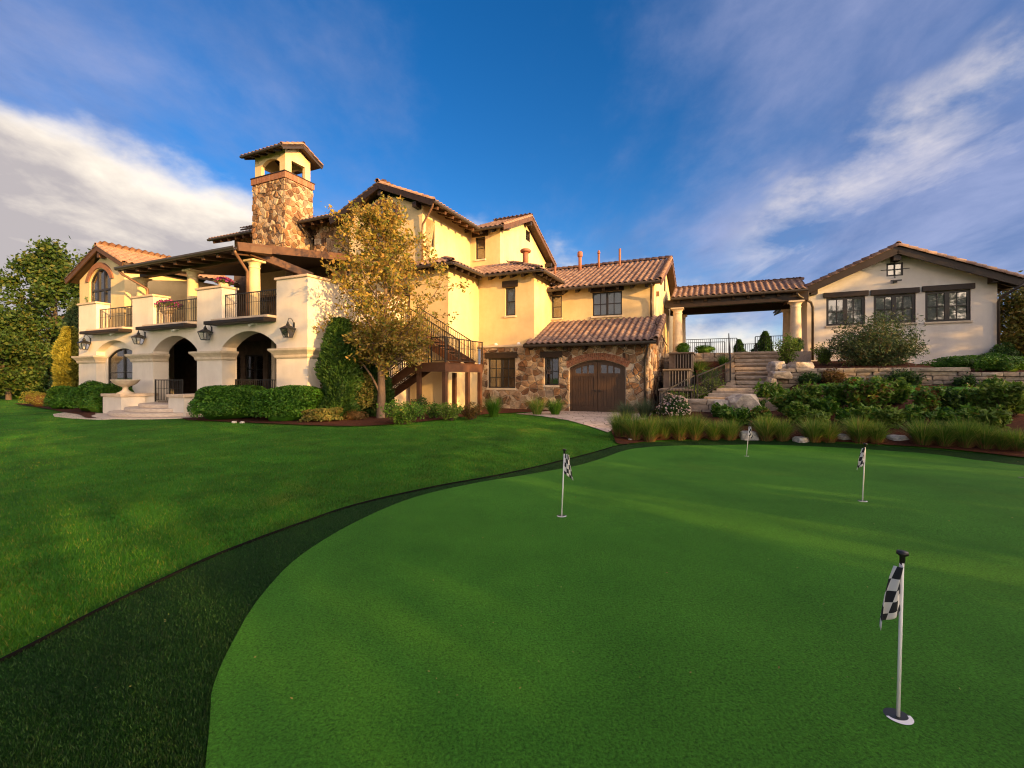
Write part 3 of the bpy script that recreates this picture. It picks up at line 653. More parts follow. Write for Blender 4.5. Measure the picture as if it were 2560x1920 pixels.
wall(RM(CA0+.28), rect(CB+.285, 24.0, 3.5, CE+.25), [])
_, P = slope(house, (-12.72, 18.6, CE-.05), (-1, 0), 9.6, 3.38, CM)
rafters(house, P, 5.0, 1.0, CM, step=.72, s0=.55, mat='wood_beam'); gutter(house, (-12.66, 18.6, CE-.10), (-12.66, 23.4, CE-.10))
_, P = slope(house, (-19.48, 28.2, CE-.05), (1, 0), 9.6, 3.38, CM)
barrels(house, (CAP, 18.5, CE+1.45), (CAP, 28, CE+1.45))
for x in (-12.72, -19.48):
    board(house, (x, 18.63, CE-.16), (CAP, 18.63, CE+1.26), .07, .30, 'wood_dark'); barrels(house, (x, 18.68, CE+.0), (CAP, 18.68, CE+1.42), 'roof_tile_orange', r=.10)
for x, z in ((CAP, CE+.92), (-13.9, CE-.02), (-18.35, CE-.02)):
    m = MB(); m.box(x-.12, x+.12, 18.7, CB-.003, z-.13, z+.13); m.build('purlin_end', 'wood_dark', house)
pipe(house, [(-12.75, 18.66, CE-.12), (-12.85, 18.75, CE-.32), (-13.6, 19.0, CE-1.0), (-13.64, 19.04, CE-1.3), (-13.64, 19.04, 7.3)], .055, 'copper_pipe')
# ---- stone part beside the tower
hole = window(FM(20.0), aF(766, 20.0), aF(786, 20.0), zF(776, 630, 20), zF(776, 590, 20), 1, 2, 2, back='interior_dark', sill=False, lintel=.30, lov=.18)
sw = wall(FM(20.0), rect(-29.5, CA0, 6.6, 10.95), [hole], mat='mortar', name='stone_wall')
hx = (aF(766, 20)-.02, aF(786, 20)+.02, zF(776, 630, 20)-.02, zF(776, 590, 20)+.3)
stones(sw, FM(20.0), rect(-22.35, CA0, 7.4, 10.9), .32, 11, [hx], singles=40)
stones(sw, FM(20.0), rect(-29.4, -25.3, 8.6, 10.9), .42, 12, [], singles=8)
_, P = slope(house, (-30.5, 18.95, 10.72), (0, 1), 11.2, 4.2, .42, poly=[(0, 0), (5.25, 0), (5.25, 1.2), (8.15, 1.2), (8.15, 0), (11.2, 0), (11.2, 4.2), (0, 4.2)])
rafters(house, P, 5.1, 1.0, .42, step=.72, s0=.4, mat='wood_beam'); rafters(house, P, 11.1, 1.0, .42, step=.72, s0=8.5, mat='wood_beam')
gutter(house, (-30.5, 18.88, 10.68), (-25.3, 18.88, 10.68)); gutter(house, (-22.3, 18.88, 10.68), (-19.3, 18.88, 10.68))
_, P = slope(house, (-29.2, 20.2, 11.62), (0, 1), 4.4, 2.0, .42)
pipe(house, [(-22.2, 18.95, 10.6), (-22.25, 19.4, 10.2), (-22.28, 19.9, 9.9), (-22.28, 19.9, 7.3)], .05)
# ---- stone tower
T0, T1, TB0, TB1 = aF(631, 18.2), aF(713, 18.2), 18.2, 20.15
m = MB(); m.box(T0+.03, T1-.03, TB0+.03, TB1, 6.5, 13.05); tw_ = m.build('tower', 'mortar', house)
stones(tw_, FM(TB0+.03), rect(T0, T1, 7.8, 13.03), .28, 21, singles=60)
stones(tw_, RM(T1-.03), rect(TB0, TB1, 8.6, 13.03), .28, 22, singles=30)
for (x0, x1, y0, y1, n, f) in ((T0-.06, T1+.06, TB0-.06, TB0+.06, 26, 1), (T1-.06, T1+.06, TB0+.07, TB1+.06, 18, 0)):
    for i in range(n):
        m = MB(); k = i/n; k2 = (i+.90)/n
        if f: m.box(x0+(x1-x0)*k, x0+(x1-x0)*k2, y0, y1, 13.06, 13.40)
        else: m.box(x0, x1, y0+(y1-y0)*k, y0+(y1-y0)*k2, 13.06, 13.40)
        m.build('brick', 'brick', tw_)
m = MB(); m.box(T0-.09, T1+.09, TB0-.09, TB1+.09, 13.405, 13.46); m.build('tower_coping', 'wood_dark', tw_)
cz0, cz1 = 13.47, 14.75; c0, c1 = T0+.12, T1-.10; cb0, cb1 = TB0+.08, TB1-.12
hf = [(c0+.55, cz0+.02), (c1-.45, cz0+.02)]+arch_pts(c0+.55, c1-.45, cz0+.62, .30)
wall(FM(cb0), rect(c0, c1, cz0, cz1), [hf], th=.2, par=house, name='belfry_wall'); wall(FM(cb1-.2), rect(c0, c1, cz0, cz1), [hf], th=.2, name='belfry_wall')
cbm = (cb0+cb1)/2
for A in (c1, c0+.2):
    wall(RM(A), [(cb0+.2, cz0), (cb1-.2, cz0), (cb1-.2, cz1), (cbm, cz1+.42), (cb0+.2, cz1)], [rect(cb0+.42, cb1-.38, cz0+.02, cz0+.78)], th=.2, name='belfry_wall')
_, P = slope(house, (c0-.45, cb0-.55, cz1-.12), (0, 1), c1-c0+.9, 1.42, .46); rafters(house, P, c1-c0+.9, .6, .46, step=.62, s0=.25, w_=.10, h=.12)
_, P2 = slope(house, (c1+.45, cb1+.55, cz1-.12), (0, -1), c1-c0+.9, 1.42, .46)
gutter(house, (c0-.45, cb0-.6, cz1-.16), (c1+.45, cb0-.6, cz1-.16), .06)
barrels(house, (c0-.45, cbm, cz1+.60), (c1+.45, cbm, cz1+.60), 'roof_tile_orange')
for y, s in ((cb0-.55, 1), (cb1+.55, -1)):
    board(house, (c1+.42, y, cz1-.22), (c1+.42, cbm, cz1+.44), .06, .24); barrels(house, (c1+.38, y, cz1-.08), (c1+.38, cbm, cz1+.58), 'roof_tile_orange', r=.10)
# ---- lower block L, block A and their skirt roof
LA, LB0, AB = -11.76, 18.5, 21.5; AA = -8.55; SE = 7.02
wall(FM(LB0), rect(-14.0, LA, -.1, SE+.1), th=.28)
wall(RM(LA), rect(LB0+.285, AB, -.1, SE+.1), th=.28)
s0, s1 = aF(1263.5, AB), aF(1288.5, AB)
hole = window(FM(AB), s0, s1, zF(1276, 789, AB), zF(1276, 718, AB), 1, 1, 2, back='blind', lintel=.32, lov=.15)
wall(FM(AB), rect(LA+.003, AA, 3.2, SE+.1), [hole])
wall(RM(AA), rect(AB+.285, 24.0, 3.2, SE+.1), [])
sm_ = .42; e1 = LA+.62; e2 = AA+.62; bf = LB0-.6; be = AB-.6
_, P = slope(house, (e1, bf, SE-.03), (-1, 0), be-bf+3, 2.0, sm_, poly=[(0, 0), (be-bf, 0), (be-bf+2.0, 2.0), (1.9, 1.9)])
rafters(house, P, be-bf, .62, sm_, step=.62, s0=.35, s1=be-bf); gutter(house, (e1+.06, bf, SE-.09), (e1+.06, be, SE-.09))
_, P = slope(house, (e1-3.4, bf, SE-.03), (0, 1), 3.4, 1.3, sm_, poly=[(0, 0), (3.4, 0), (2.1, 1.3), (0, 1.3)])
rafters(house, P, 3.3, .6, sm_, step=.62, s0=.3); gutter(house, (e1-3.4, bf-.06, SE-.09), (e1, bf-.06, SE-.09))
barrels(house, (e1, bf, SE+.06), (e1-1.3, bf+1.3, SE+.06+1.3*sm_), r=.09)
_, P = slope(house, (e1-2, be, SE-.03), (0, 1), e2-e1+2, 3.12, sm_, poly=[(2.0, 0), (e2-e1+2, 0), (e2-e1+2-3.1, 3.1), (-.2, 3.1), (.2, 1.8)], singles=0)
rafters(house, P, e2-e1+2, .6, sm_, step=.62, s0=2.3); gutter(house, (e1, be-.06, SE-.09), (e2, be-.06, SE-.09))
_, P = slope(house, (e2, be, SE-.03), (-1, 0), 3.5, 3.0, sm_, poly=[(0, 0), (3.5, 0), (3.5, 3.0), (3.0, 3.0)])
rafters(house, P, 3.2, .6, sm_, step=.62, s0=.3); gutter(house, (e2+.06, be, SE-.09), (e2+.06, be+3.3, SE-.09))
barrels(house, (e2, be, SE+.06), (e2-3.0, be+3.0, SE+.06+3.0*sm_), r=.09)
# ---- block D with its right-facing gable
DA, DB, DE = -11.7, 24.0, 10.38; DAP = 27.65
s0, s1 = aF(1189, DB), aF(1213, DB)
hole = window(FM(DB), s0, s1, zF(1201, 648, DB), zF(1201, 592, DB), 1, 1, 2, back='curtain', lintel=.32, lov=.2)
wall(FM(DB), rect(CA1+.003, DA, 6.5, DE+.1), [hole])
b0, b1 = bR(1314.5, DA), bR(1325.5, DA); z0_, z1_ = zR(1320, 603, DA), zR(1320, 577, DA)
hole = window(RM(DA), b0, b1, z0_, z1_, 1, 2, 2, back='interior_dark', sill=False, fw=.05, d=.03)
wall(RM(DA), [(DB+.285, 6.0), (31.9, 6.0), (31.9, 10.1), (DAP, 12.02), (DB+.285, DE+.1)], [hole])
_, P = slope(house, (-13.9, 23.35, DE-.05), (0, 1), 2.75, 4.3, .435); rafters(house, P, 2.5, .6, .435, step=.62, s0=1.25); gutter(house, (-13.2, 23.28, DE-.10), (-11.15, 23.28, DE-.10))
_, P = slope(house, (-11.15, 31.95+.6, DE-.3), (0, -1), 2.75, 4.85, .435)
for y, z in ((23.35, DE-.05), (32.55, DE-.3)):
    board(house, (-11.18, y, z-.10), (-11.18, DAP, 12.10), .07, .28, 'wood_beam'); barrels(house, (-11.22, y, z+.05), (-11.22, DAP, 12.26), 'roof_tile_orange', r=.11)
for y, z in ((24.15, DE+.05), (DAP, 11.78), (31.6, 9.95)):
    m = MB(); m.box(DA+.003, DA+.5, y-.11, y+.11, z-.12, z+.12); m.build('purlin_end', 'wood_dark', house)
barrels(house, (-13.9, DAP, 12.3), (-11.15, DAP, 12.3), 'roof_tile_orange')
# ---- mid wing
MA, MBk, ME_ = -3.02, 24.0, 6.50
s0, s1 = aF(1480.5, MBk), aF(1555, MBk)
ha = window(FM(MBk), s0, s1, zF(1518, 789, MBk), zF(1518, 729, MBk), 2, 2, 2, back='blind', lintel=.20, lov=.1)
s0, s1 = aF(1379, MBk), aF(1404.5, MBk)
hb = window(FM(MBk), s0, s1, zF(1392, 795, MBk), zF(1392, 739, MBk), 1, 1, 2, back='curtain', lintel=.20, lov=.1)
wall(FM(MBk), rect(AA+.003, MA, 4.2, ME_+.1), [ha, hb])
wall(RM(MA), [(MBk+.285, -.1), (34.5, -.1), (34.5, ME_), (29.0, 8.60), (MBk+.285, ME_+.1)], [])
mm = .415
_, P = slope(house, (-12.0, 23.4, ME_-.04), (0, 1), 9.4, 5.6, mm, singles=0, poly=[(1.8, 0), (9.4, 0), (9.4, 5.6), (0, 5.6), (0, 2.5)])
mid_slab = _
rafters(house, P, 9.3, .6, mm, step=.72, s0=2.2); gutter(house, (-10.2, 23.33, ME_-.09), (-2.62, 23.33, ME_-.09))
_, P2 = slope(house, (-2.6, 34.6, ME_-.04), (0, -1), 9.4, 5.6, mm, rows=8)
barrels(house, (-11.8, 29.0, 8.93), (-2.6, 29.0, 8.93))
for y in (23.4, 34.6):
    board(house, (-2.62, y, ME_-.14), (-2.62, 29.0, 8.72), .07, .28, 'wood_beam'); barrels(house, (-2.66, y, ME_+.02), (-2.66, 29.0, 8.90), 'roof_tile_orange', r=.11)
for y, z in ((24.15, ME_+.08), (29.0, 8.35)):
    m = MB(); m.box(MA+.003, MA+.36, y-.11, y+.11, z-.12, z+.12); m.build('purlin_end', 'wood_dark', house)
m = MB(); m.boxm(RM(MA), 28.6, 29.1, 6.9, 7.9, -.04, .02); m.build('gable_vent', 'wood_dark', house)
m = MB(); m.boxm(RM(MA), 24.9, 25.05, 5.95, 6.2, -.14, -.003); m.build('wall_light', 'copper_pipe', house)
pipe(house, [(-3.05, 23.36, ME_-.12), (-3.08, 23.5, ME_-.3), (-3.14, 23.86, ME_-.75), (-3.14, 23.9, ME_-1.0), (-3.14, 23.9, 4.75)], .055)
for px, py, h, r, cap in ((1450, 680, .95, .13, 1), (1497, 672, .95, .085, 2), (1549.5, 668, 1.1, .085, 0), (1388, 683, .55, .08, 0)):
    b_ = 28.2 if px > 1400 else 27.6; a_ = aF(px, b_); z_ = ME_+(b_-23.4)*mm
    r *= .82; m = MB(); m.tube([(a_, b_, z_-.1), (a_, b_, z_+h)], r, 12)
    if cap == 1: m.lathe([(r*1.1, 0), (r*1.6, .06), (r*1.6, .28), (r*1.2, .36)], (a_, b_, z_+h-.1), 12)
    if cap == 2: m.lathe([(r*1.25, 0), (r*1.35, .10), (r*.6, .22)], (a_, b_, z_+h-.02), 10)
    m.build('roof_vent', 'clay_pipe', house, smooth=True)
b_ = 22.6; a_ = aF(1314, b_); z_ = SE+(b_-be)*sm_
m = MB(); m.tube([(a_, b_, z_-.1), (a_, b_, z_+.75)], .16, 12); m.lathe([(.28, 0), (.30, .10), (.24, .16)], (a_, b_, z_+.68), 14); m.build('roof_vent', 'clay_pipe', house, smooth=True)
# ---- stone ground floor with the arched garage door
SB = 21.4; SA0, SA1 = aF(1201, SB), -2.92; SZ = 3.26
w1 = (aF(1220, SB), aF(1288, SB), zF(1254, 970, SB), zF(1254, 895.5, SB)); w2 = (aF(1361, SB), aF(1397, SB), zF(1379, 963, SB), zF(1379, 893.5, SB))
d0_, d1_ = aF(1424, SB), aF(1564, SB); dzs = zF(1490, 918.5, SB); dtop = zF(1495, 900, SB); rise = dtop-dzs
h1 = window(FM(SB), *w1, 2, 2, 3, back='curtain', lintel=.30, lov=.15, sill=True); h2 = window(FM(SB), *w2, 1, 2, 2, back='interior_dark', lintel=.30, lov=.2)
hd = [(d0_, -.1), (d1_, -.1)]+arch_pts(d0_, d1_, dzs, rise)
P_ = [(SA0, -.1), (d0_, -.1)]+arch_pts(d0_, d1_, dzs, rise)[::-1]+[(d1_, -.1), (SA1, -.1), (SA1, SZ), (SA0, SZ)]
sw = wall(FM(SB), P_, [h1, h2], mat='mortar', th=.35, name='stone_wall')
av = [(w1[0]-.02, w1[1]+.02, w1[2]-.1, w1[3]+.31), (w2[0]-.02, w2[1]+.02, w2[2]-.1, w2[3]+.31), (d0_-.02, d1_+.02, -.1, dzs)]
oa = arch_pts(d0_-.34, d1_+.34, dzs-.05, rise+.40, 12)
for i in range(12):
    av.append((oa[i+1][0], oa[i][0], dzs-.12, (oa[i][1]+oa[i+1][1])/2))
stones(sw, FM(SB), rect(SA0, SA1, .0, SZ-.03), .31, 31, av, singles=235)
sw2 = wall(RM(SA1), [(SB+.355, -.1), (28.3, -.1), (28.3, 3.7), (24.4, 4.6), (SB+.355, SZ)], [], mat='mortar', th=.3, name='stone_wall')
stones(sw2, RM(SA1), [(SB, .0), (28.2, .4), (28.2, 3.6), (24.4, 4.55), (SB, SZ-.05)], .34, 32, [], singles=60)
# brick arch over the door: soldier bricks
c_ = (d0_+d1_)/2; h_ = (d1_-d0_)/2+.03; R_ = (h_*h_+rise*rise)/(2*rise); zc_ = dzs+rise-R_; t_ = math.asin(h_/R_)
nb = 34
for i in range(nb):
    tA = -t_*1.04+2.08*t_*i/nb; tB = -t_*1.04+2.08*t_*(i+.88)/nb
    for (q0, q1) in ((R_+.01, R_+.17), (R_+.18, R_+.34)):
        m = MB(); m.prism(FM(SB), [(c_+q0*math.sin(tA), zc_+q0*math.cos(tA)), (c_+q0*math.sin(tB), zc_+q0*math.cos(tB)), (c_+q1*math.sin(tB), zc_+q1*math.cos(tB)), (c_+q1*math.sin(tA), zc_+q1*math.cos(tA))], -.07, .05); m.build('brick', 'brick', sw)
# garage door: two leaves with planks, arched lights on top
dg = MB(); dM = FM(SB); dd = .10
fr_in = [(d0_+.10, 0), (d1_-.10, 0)]+arch_pts(d0_+.10, d1_-.10, dzs, rise-.07)
dg.prism(dM, [(d0_, 0), (d0_+.10, 0)]+arch_pts(d0_+.10, d1_-.10, dzs, rise-.07)[::-1]+[(d1_-.10, 0), (d1_, 0)]+arch_pts(d0_, d1_, dzs, rise), dd-.05, dd+.10)
door = dg.build('garage_door', 'door_wood', house)
m = MB(); m.prism(dM, fr_in, dd+.05, dd+.09); m.build('door_panel', 'door_wood', door)
cc = (d0_+d1_)/2; lz = dzs-.28
def dtopz(s, off): hh = (d1_-d0_)/2-.10; rr = rise-.07; R = (hh*hh+rr*rr)/(2*rr); return dzs+rr-R+math.sqrt(max(R*R-(s-cc)**2, .01))-off
for sgn in (-1, 1):
    l, r = (d0_+.11, cc-.012) if sgn < 0 else (cc+.012, d1_-.11)
    m = MB()
    m.boxm(dM, l, l+.16, .02, dtopz(l+.1, .02), dd, dd+.05); m.boxm(dM, r-.16, r, .02, dtopz(r-.1, .02), dd, dd+.05)
    m.boxm(dM, l+.16, r-.16, .02, .24, dd, dd+.05); m.boxm(dM, l+.16, r-.16, lz-.16, lz, dd, dd+.05)
    ss = [l+.16+(r-l-.32)*k/8 for k in range(9)]
    m.prism(dM, [(s, dtopz(s, .15)) for s in ss]+[(s, dtopz(s, .01)) for s in ss[::-1]], dd, dd+.05)
    m.build('door_frame', 'door_wood', door)
    for k in range(7):
        m = MB(); a0 = l+.165+(r-l-.33)*k/7; m.boxm(dM, a0, a0+(r-l-.33)/7-.012, .245, lz-.165, dd+.022, dd+.049); m.build('plank', 'door_wood', door)
    m = MB()
    for k in range(1, 3):
        s = l+.16+(r-l-.32)*k/3; m.boxm(dM, s-.03, s+.03, lz+.002, dtopz(s, .14), dd+.004, dd+.048)
    m.build('muntin', 'door_wood', door)
    m = MB(); m.prism(dM, [(ss[0], lz)]+[(ss[-1], lz)]+[(s, dtopz(s, .14)) for s in ss[::-1]], dd+.040, dd+.047); m.build('pane', 'glass', door)
    m = MB(); m.boxm(dM, cc+sgn*.10-.02, cc+sgn*.10+.02, .98, 1.10, dd-.05, dd-.001); m.beam(dM(cc+sgn*.10, 1.04, dd-.045), dM(cc+sgn*.24, 1.04, dd-.045), .025, .025); m.build('handle', 'iron', door)
m = MB(); m.box(d0_+.1, d1_-.1, SB+.30, SB+.33, .9, dtop); m.build('room_backing', 'interior_dark', door)
# lean-to roof over the door
e0, e1_ = aF(1311, 20.85), -2.52
slab, P = slope(house, (e0, 20.85, 3.30), (0, 1), e1_-e0, 3.15, .445, singles=200)
gutter(house, (e0-.02, 20.78, 3.24), (e1_, 20.78, 3.24), .085); rafters(house, P, e1_-e0, .5, .445, step=.9, s0=.3)
board(house, (e1_+.03, 20.85, 3.20), (e1_+.03, 24.0, 4.60), .07, .26, 'wood_beam'); barrels(house, (e1_-.02, 20.8, 3.37), (e1_-.02, 24.0, 4.78), r=.12, singles=slab)
board(house, (e0-.02, 20.85, 3.22), (e0-.02, 21.5, 3.5), .06, .2)
pipe(house, [(e1_-.35, 20.85, 3.16), (e1_-.4, 20.95, 3.0), (SA1-.15, 21.3, 2.55), (SA1-.15, 21.32, 2.3), (SA1-.15, 21.32, .02)], .055)
m = MB(); m.box(SA0, e0-.02, SB-.12, SB+.09, SZ+.002, SZ+.10); m.build('stone_ledge', 'trim_stone', house)
for px in (1240, 1297): a_ = aF(px, SB); m = MB(); m.lathe([(.09, 0), (.11, .05), (.06, .12)], (a_, SB-.02, SZ+.10), 10); m.build('flood_light', 'white_plastic', house)
# ============================================================ BREEZEWAY
TZ = 3.02
_, P = slope(brz, (-2.55, 28.0, 6.30), (0, 1), 6.75, 2.05, .42, singles=130); rafters(brz, P, 6.7, .5, .42, step=.72, s0=.4); gutter(brz, (-2.6, 27.93, 6.25), (4.2, 27.93, 6.25), .085)
_, P = slope(brz, (4.2, 32.1, 6.30), (0, -1), 6.75, 2.05, .42, rows=6)
barrels(brz, (-2.5, 30.05, 7.20), (4.3, 30.05, 7.20))
for y in (28.42, 31.7):
    m = MB(); m.box(-2.95, 4.28, y-.16, y+.16, 5.76, 6.20); m.build('beam', 'wood_dark', brz, bevel=.015)
for y in (28.42, 31.7):
    for px in ((1694, 1989) if y < 30 else (1694, 1989)):
        column(brz, aF(px, 28.42), y, TZ, 5.755, .27 if y < 30 else .25, 'trim_stone')
m = MB(); m.box(-2.9, 4.2, 28.3, 31.9, 6.205, 6.24); m.build('ceiling', 'soffit', brz)
# ============================================================ GABLED OUTBUILDING
GB, G0, G1, GAP = 29.0, 4.32, 11.92, 8.05; GE = 6.28; gm = .445
M = FM(GB); holes = []
for (x0, x1, yb0, yt0, yb1, yt1) in ((2065.6, 2163, 815, 745, 811, 740), (2184, 2289.5, 810, 739, 806, 732), (2313, 2427, 805, 730, 801, 722)):
    xm = (x0+x1)/2; zb = (zF(x0, yb0, GB)+zF(x1, yb1, GB))/2; zt = (zF(x0, yt0, GB)+zF(x1, yt1, GB))/2
    holes.append(window(M, aF(x0, GB), aF(x1, GB), zb, zt, 2, 2, 2, par=gar, back='blind', lintel=.27, lov=.13, fw=.115))
x0, x1 = 2216, 2258
holes.append(window(M, aF(x0, GB), aF(x1, GB), zF(2237, 690, GB), zF(2237, 657, GB), 1, 2, 2, par=gar, back='blind', sill=False, d=.02))
m = MB(); cs = aF(2237, GB); zc2 = zF(2237, 673.5, GB); m.boxm(M, cs-.015, cs+.015, zc2-.45, zc2+.45, -.03, -.005); m.boxm(M, cs-.58, cs+.58, zc2-.015, zc2+.015, -.034, -.006); m.build('iron_cross', 'iron', gar)
wall(M, [(G0, 1.6), (G1, 1.6), (G1, GE+.02), (GAP, GE+1.70), (G0, GE+.02)], holes, mat='stucco_white', par=gar)
wall(RM(G1), rect(GB+.285, 38, 1.6, GE+.1), [], par=gar, mat='stucco_white'); wall(RM(G0+.28), rect(GB+.285, 38, 1.6, GE+.1), [], par=gar, mat='stucco_white')
m = MB(); m.boxm(M, G0-.02, G1+.02, 1.6, zF(2240, 900, GB)+.0, -.05, -.002); m.build('plinth', 'stucco_white', gar)
sl, P = slope(gar, (12.65, 28.4, GE-.20), (-1, 0), 8, 4.6, gm, singles=60); rafters(gar, P, 7.8, .6, gm, s0=.5); gutter(gar, (12.72, 28.35, GE-.25), (12.72, 36, GE-.25), .08)
sl2, P = slope(gar, (3.45, 36.4, GE-.20), (1, 0), 8, 4.6, gm, singles=0)
barrels(gar, (GAP, 28.35, GE+1.98), (GAP, 36, GE+1.98))
for x, s_ in ((12.65, sl), (3.45, sl2)):
    board(gar, (x, 28.43, GE-.34), (GAP, 28.43, GE+1.72), .08, .36, 'wood_dark'); barrels(gar, (x, 28.42, GE-.14), (GAP, 28.42, GE+1.94), r=.13, singles=s_)
for x, z in ((GAP, GE+1.38), (G0+.25, GE-.02), (G1-.2, GE-.02)):
    m = MB(); m.box(x-.15, x+.15, 28.5, GB-.003, z-.16, z+.16); m.build('purlin_end', 'wood_dark', gar)
pipe(gar, [(12.6, 28.38, GE-.32), (12.4, 28.45, GE-.5), (11.98, 28.82, GE-.85), (11.92, 28.9, GE-1.05), (11.92, 28.9, 2.2)], .06)
pipe(gar, [(3.7, 28.0, GE-.10), (3.8, 28.1, GE-.30), (4.45, 28.7, GE-.60), (4.55, 28.85, GE-.85), (4.55, 28.88, 2.6)], .065)
m = MB(); m.boxm(M, cs-.22, cs+.22, zF(2237, 703, GB)-.03, zF(2237, 703, GB)+.03, -.22, -.16); m.boxm(M, cs-.06, cs+.06, zF(2237, 703, GB)-.10, zF(2237, 703, GB)+.02, -.16, -.003); m.build('flood_light', 'iron', gar)
m = MB(); a_ = aF(2428, GB); m.lathe([(.09, 0), (.09, .06), (.05, .12)], (a_, GB-.09, zF(2428, 686, GB)), 12); m.build('camera_dome', 'white_plastic', gar, smooth=True)
# ---- join the tiles that are past the single-tile limit
TOP = {o.name: o for o in (house, brz, gar)}
for (pn, mt), arr in STUFF.items():
    n = len(arr); V = np.concatenate(arr); Fq = (TF[None]+np.arange(n)[:, None, None]*len(TV)).reshape(-1, 4)
    npmesh('roof_tiles', V, Fq, mt, TOP[pn], smooth=True, kind='stuff')
for (pn, mt), arr in CAPS.items():
    V = np.concatenate([a for a, _ in arr]); k = len(arr[0][0]); Fq = np.concatenate([f+i*k for i, (_, f) in enumerate(arr)])
    npmesh('ridge_tiles', V, Fq, mt, TOP[pn], smooth=True, kind='stuff')
# ============================================================ GROUND
def sheet(name, outline, step, dz, mat, zf=G, **props):
    """flat-topped region laid on the ground: outline in world x, y"""
    pts = [Vector(p) for p in outline]; n = len(pts)
    xs_ = [p.x for p in pts]; ys_ = [p.y for p in pts]; inner = []
    ol = [tuple(p) for p in pts]
    y = min(ys_)+step/2
    while y < max(ys_):
        x = min(xs_)+step/2
        while x < max(xs_):
            if inpoly((x, y), ol): inner.append(Vector((x+random.uniform(-.1, .1)*step, y+random.uniform(-.1, .1)*step)))
            x += step
        y += step
    r = delaunay_2d_cdt(pts+inner, [(i, (i+1) % n) for i in range(n)], [], 1, 1e-4)
    vs = [(p.x, p.y, zf(p.x, p.y)+dz) for p in r[0]]; fs = [tuple(f) for f in r[2]]
    me = bpy.data.meshes.new(name); me.from_pydata(vs, [], fs); me.update()
    if me.polygons and me.polygons[0].normal.z < 0: me.flip_normals()
    o = link(name, me, mat, smooth=True)
    for k, v in props.items(): o[k] = v
    return o
def cr(pts, k=6):                       # smooth a polyline
    out = []
    for i in range(len(pts)-1):
        p0, p1, p2, p3 = pts[max(i-1, 0)], pts[i], pts[i+1], pts[min(i+2, len(pts)-1)]
        for j in range(k):
            t = j/k; out.append(tuple(.5*(2*p1[c]+(p2[c]-p0[c])*t+(2*p0[c]-5*p1[c]+4*p2[c]-p3[c])*t*t+(3*p1[c]-p0[c]-3*p2[c]+p3[c])*t**3) for c in range(2)))
    out.append(tuple(pts[-1])); return out
def gpx(lst, view=False): return [gp(x*(VW if view else 1), y*(VW if view else 1))[:2] for x, y in lst]
# the ground sheet: fine near, coarse out to the horizon
m = MB(); xs_ = [-3000, -900, -300, -120]+[x for x in np.arange(-70, 70.1, .5)]+[120, 300, 900, 3000]; ys_ = [-1500, -400, -150]+[y for y in np.arange(-60, 60.1, .5)]+[90, 150, 400, 1200, 4000]
nx = len(xs_); vs = [(x, y, G(x, y) if abs(x) < 71 and abs(y) < 61 else .03) for y in ys_ for x in xs_]
vs = [(x, y, (z if w2h(x, y)[1] < 21.9 else min(z, .0)-.05 if w2h(x, y)[0] < 2 else z)) for x, y, z in vs]
m.add(vs, [(j*nx+i, j*nx+i+1, (j+1)*nx+i+1, (j+1)*nx+i) for j in range(len(ys_)-1) for i in range(nx-1)])
ground = m.build('lawn', 'lawn', None, smooth=True, fix=False, kind='structure')
# putting green and fringe
inner = gpx([(525, 1812), (533, 1729), (578, 1623), (651, 1501), (753, 1395), (895, 1308), (1040, 1247), (1203, 1209), (1308, 1192), (1435, 1169), (1504, 1149), (1551, 1132), (1597, 1122.5), (1678, 1116.8), (1852, 1114), (2025, 1118), (2199, 1128), (2372, 1143), (2560, 1167)])
inner = [(-.68, 1.0), (-1.06, 1.55)] + inner + [(10.6, 7.6), (12.5, 6.2), (14.0, 3.5), (13.5, .5), (11, -1.5), (6, -2.6), (2, -1.8), (0, .2)]
inner = cr(inner + [inner[0]], 5)[:-1]
outl = gpx([(0, 1664), (252, 1531.6), (407, 1456), (529, 1399), (651, 1350.5), (773, 1306), (895, 1265), (1080, 1222), (1300, 1180), (1490, 1132), (1552, 1115), (1640, 1106), (1760, 1102), (1880, 1102), (2040, 1107), (2200, 1116), (2380, 1129), (2560, 1149)])
outl = [(-3.4, .3), (-2.95, 1.6)] + outl + [(12.4, 8.6), (14.8, 6.6), (16.2, 3), (15, -1.0), (12, -3.4), (6, -4.5), (1, -3.6), (-2.4, -1.4)]
outl = cr(outl + [outl[0]], 5)[:-1]
o = sheet('fringe_turf', outl, .4, .014, 'turf_fringe', kind='structure')
o = sheet('putting_green', inner, .4, .028, 'turf_green', kind='structure')
# black plastic edging between lawn and fringe
m = MB(); ed = outl[8:62]
for (p, q) in zip(ed[:-1], ed[1:]):
    m.beam((p[0], p[1], G(*p)+.016), (q[0], q[1], G(*q)+.016), .014, .040)
tag(m.build('lawn_edging', 'black_rubber', None), 'thin black edging strip between the mown lawn and the dark fringe turf', 'edging')
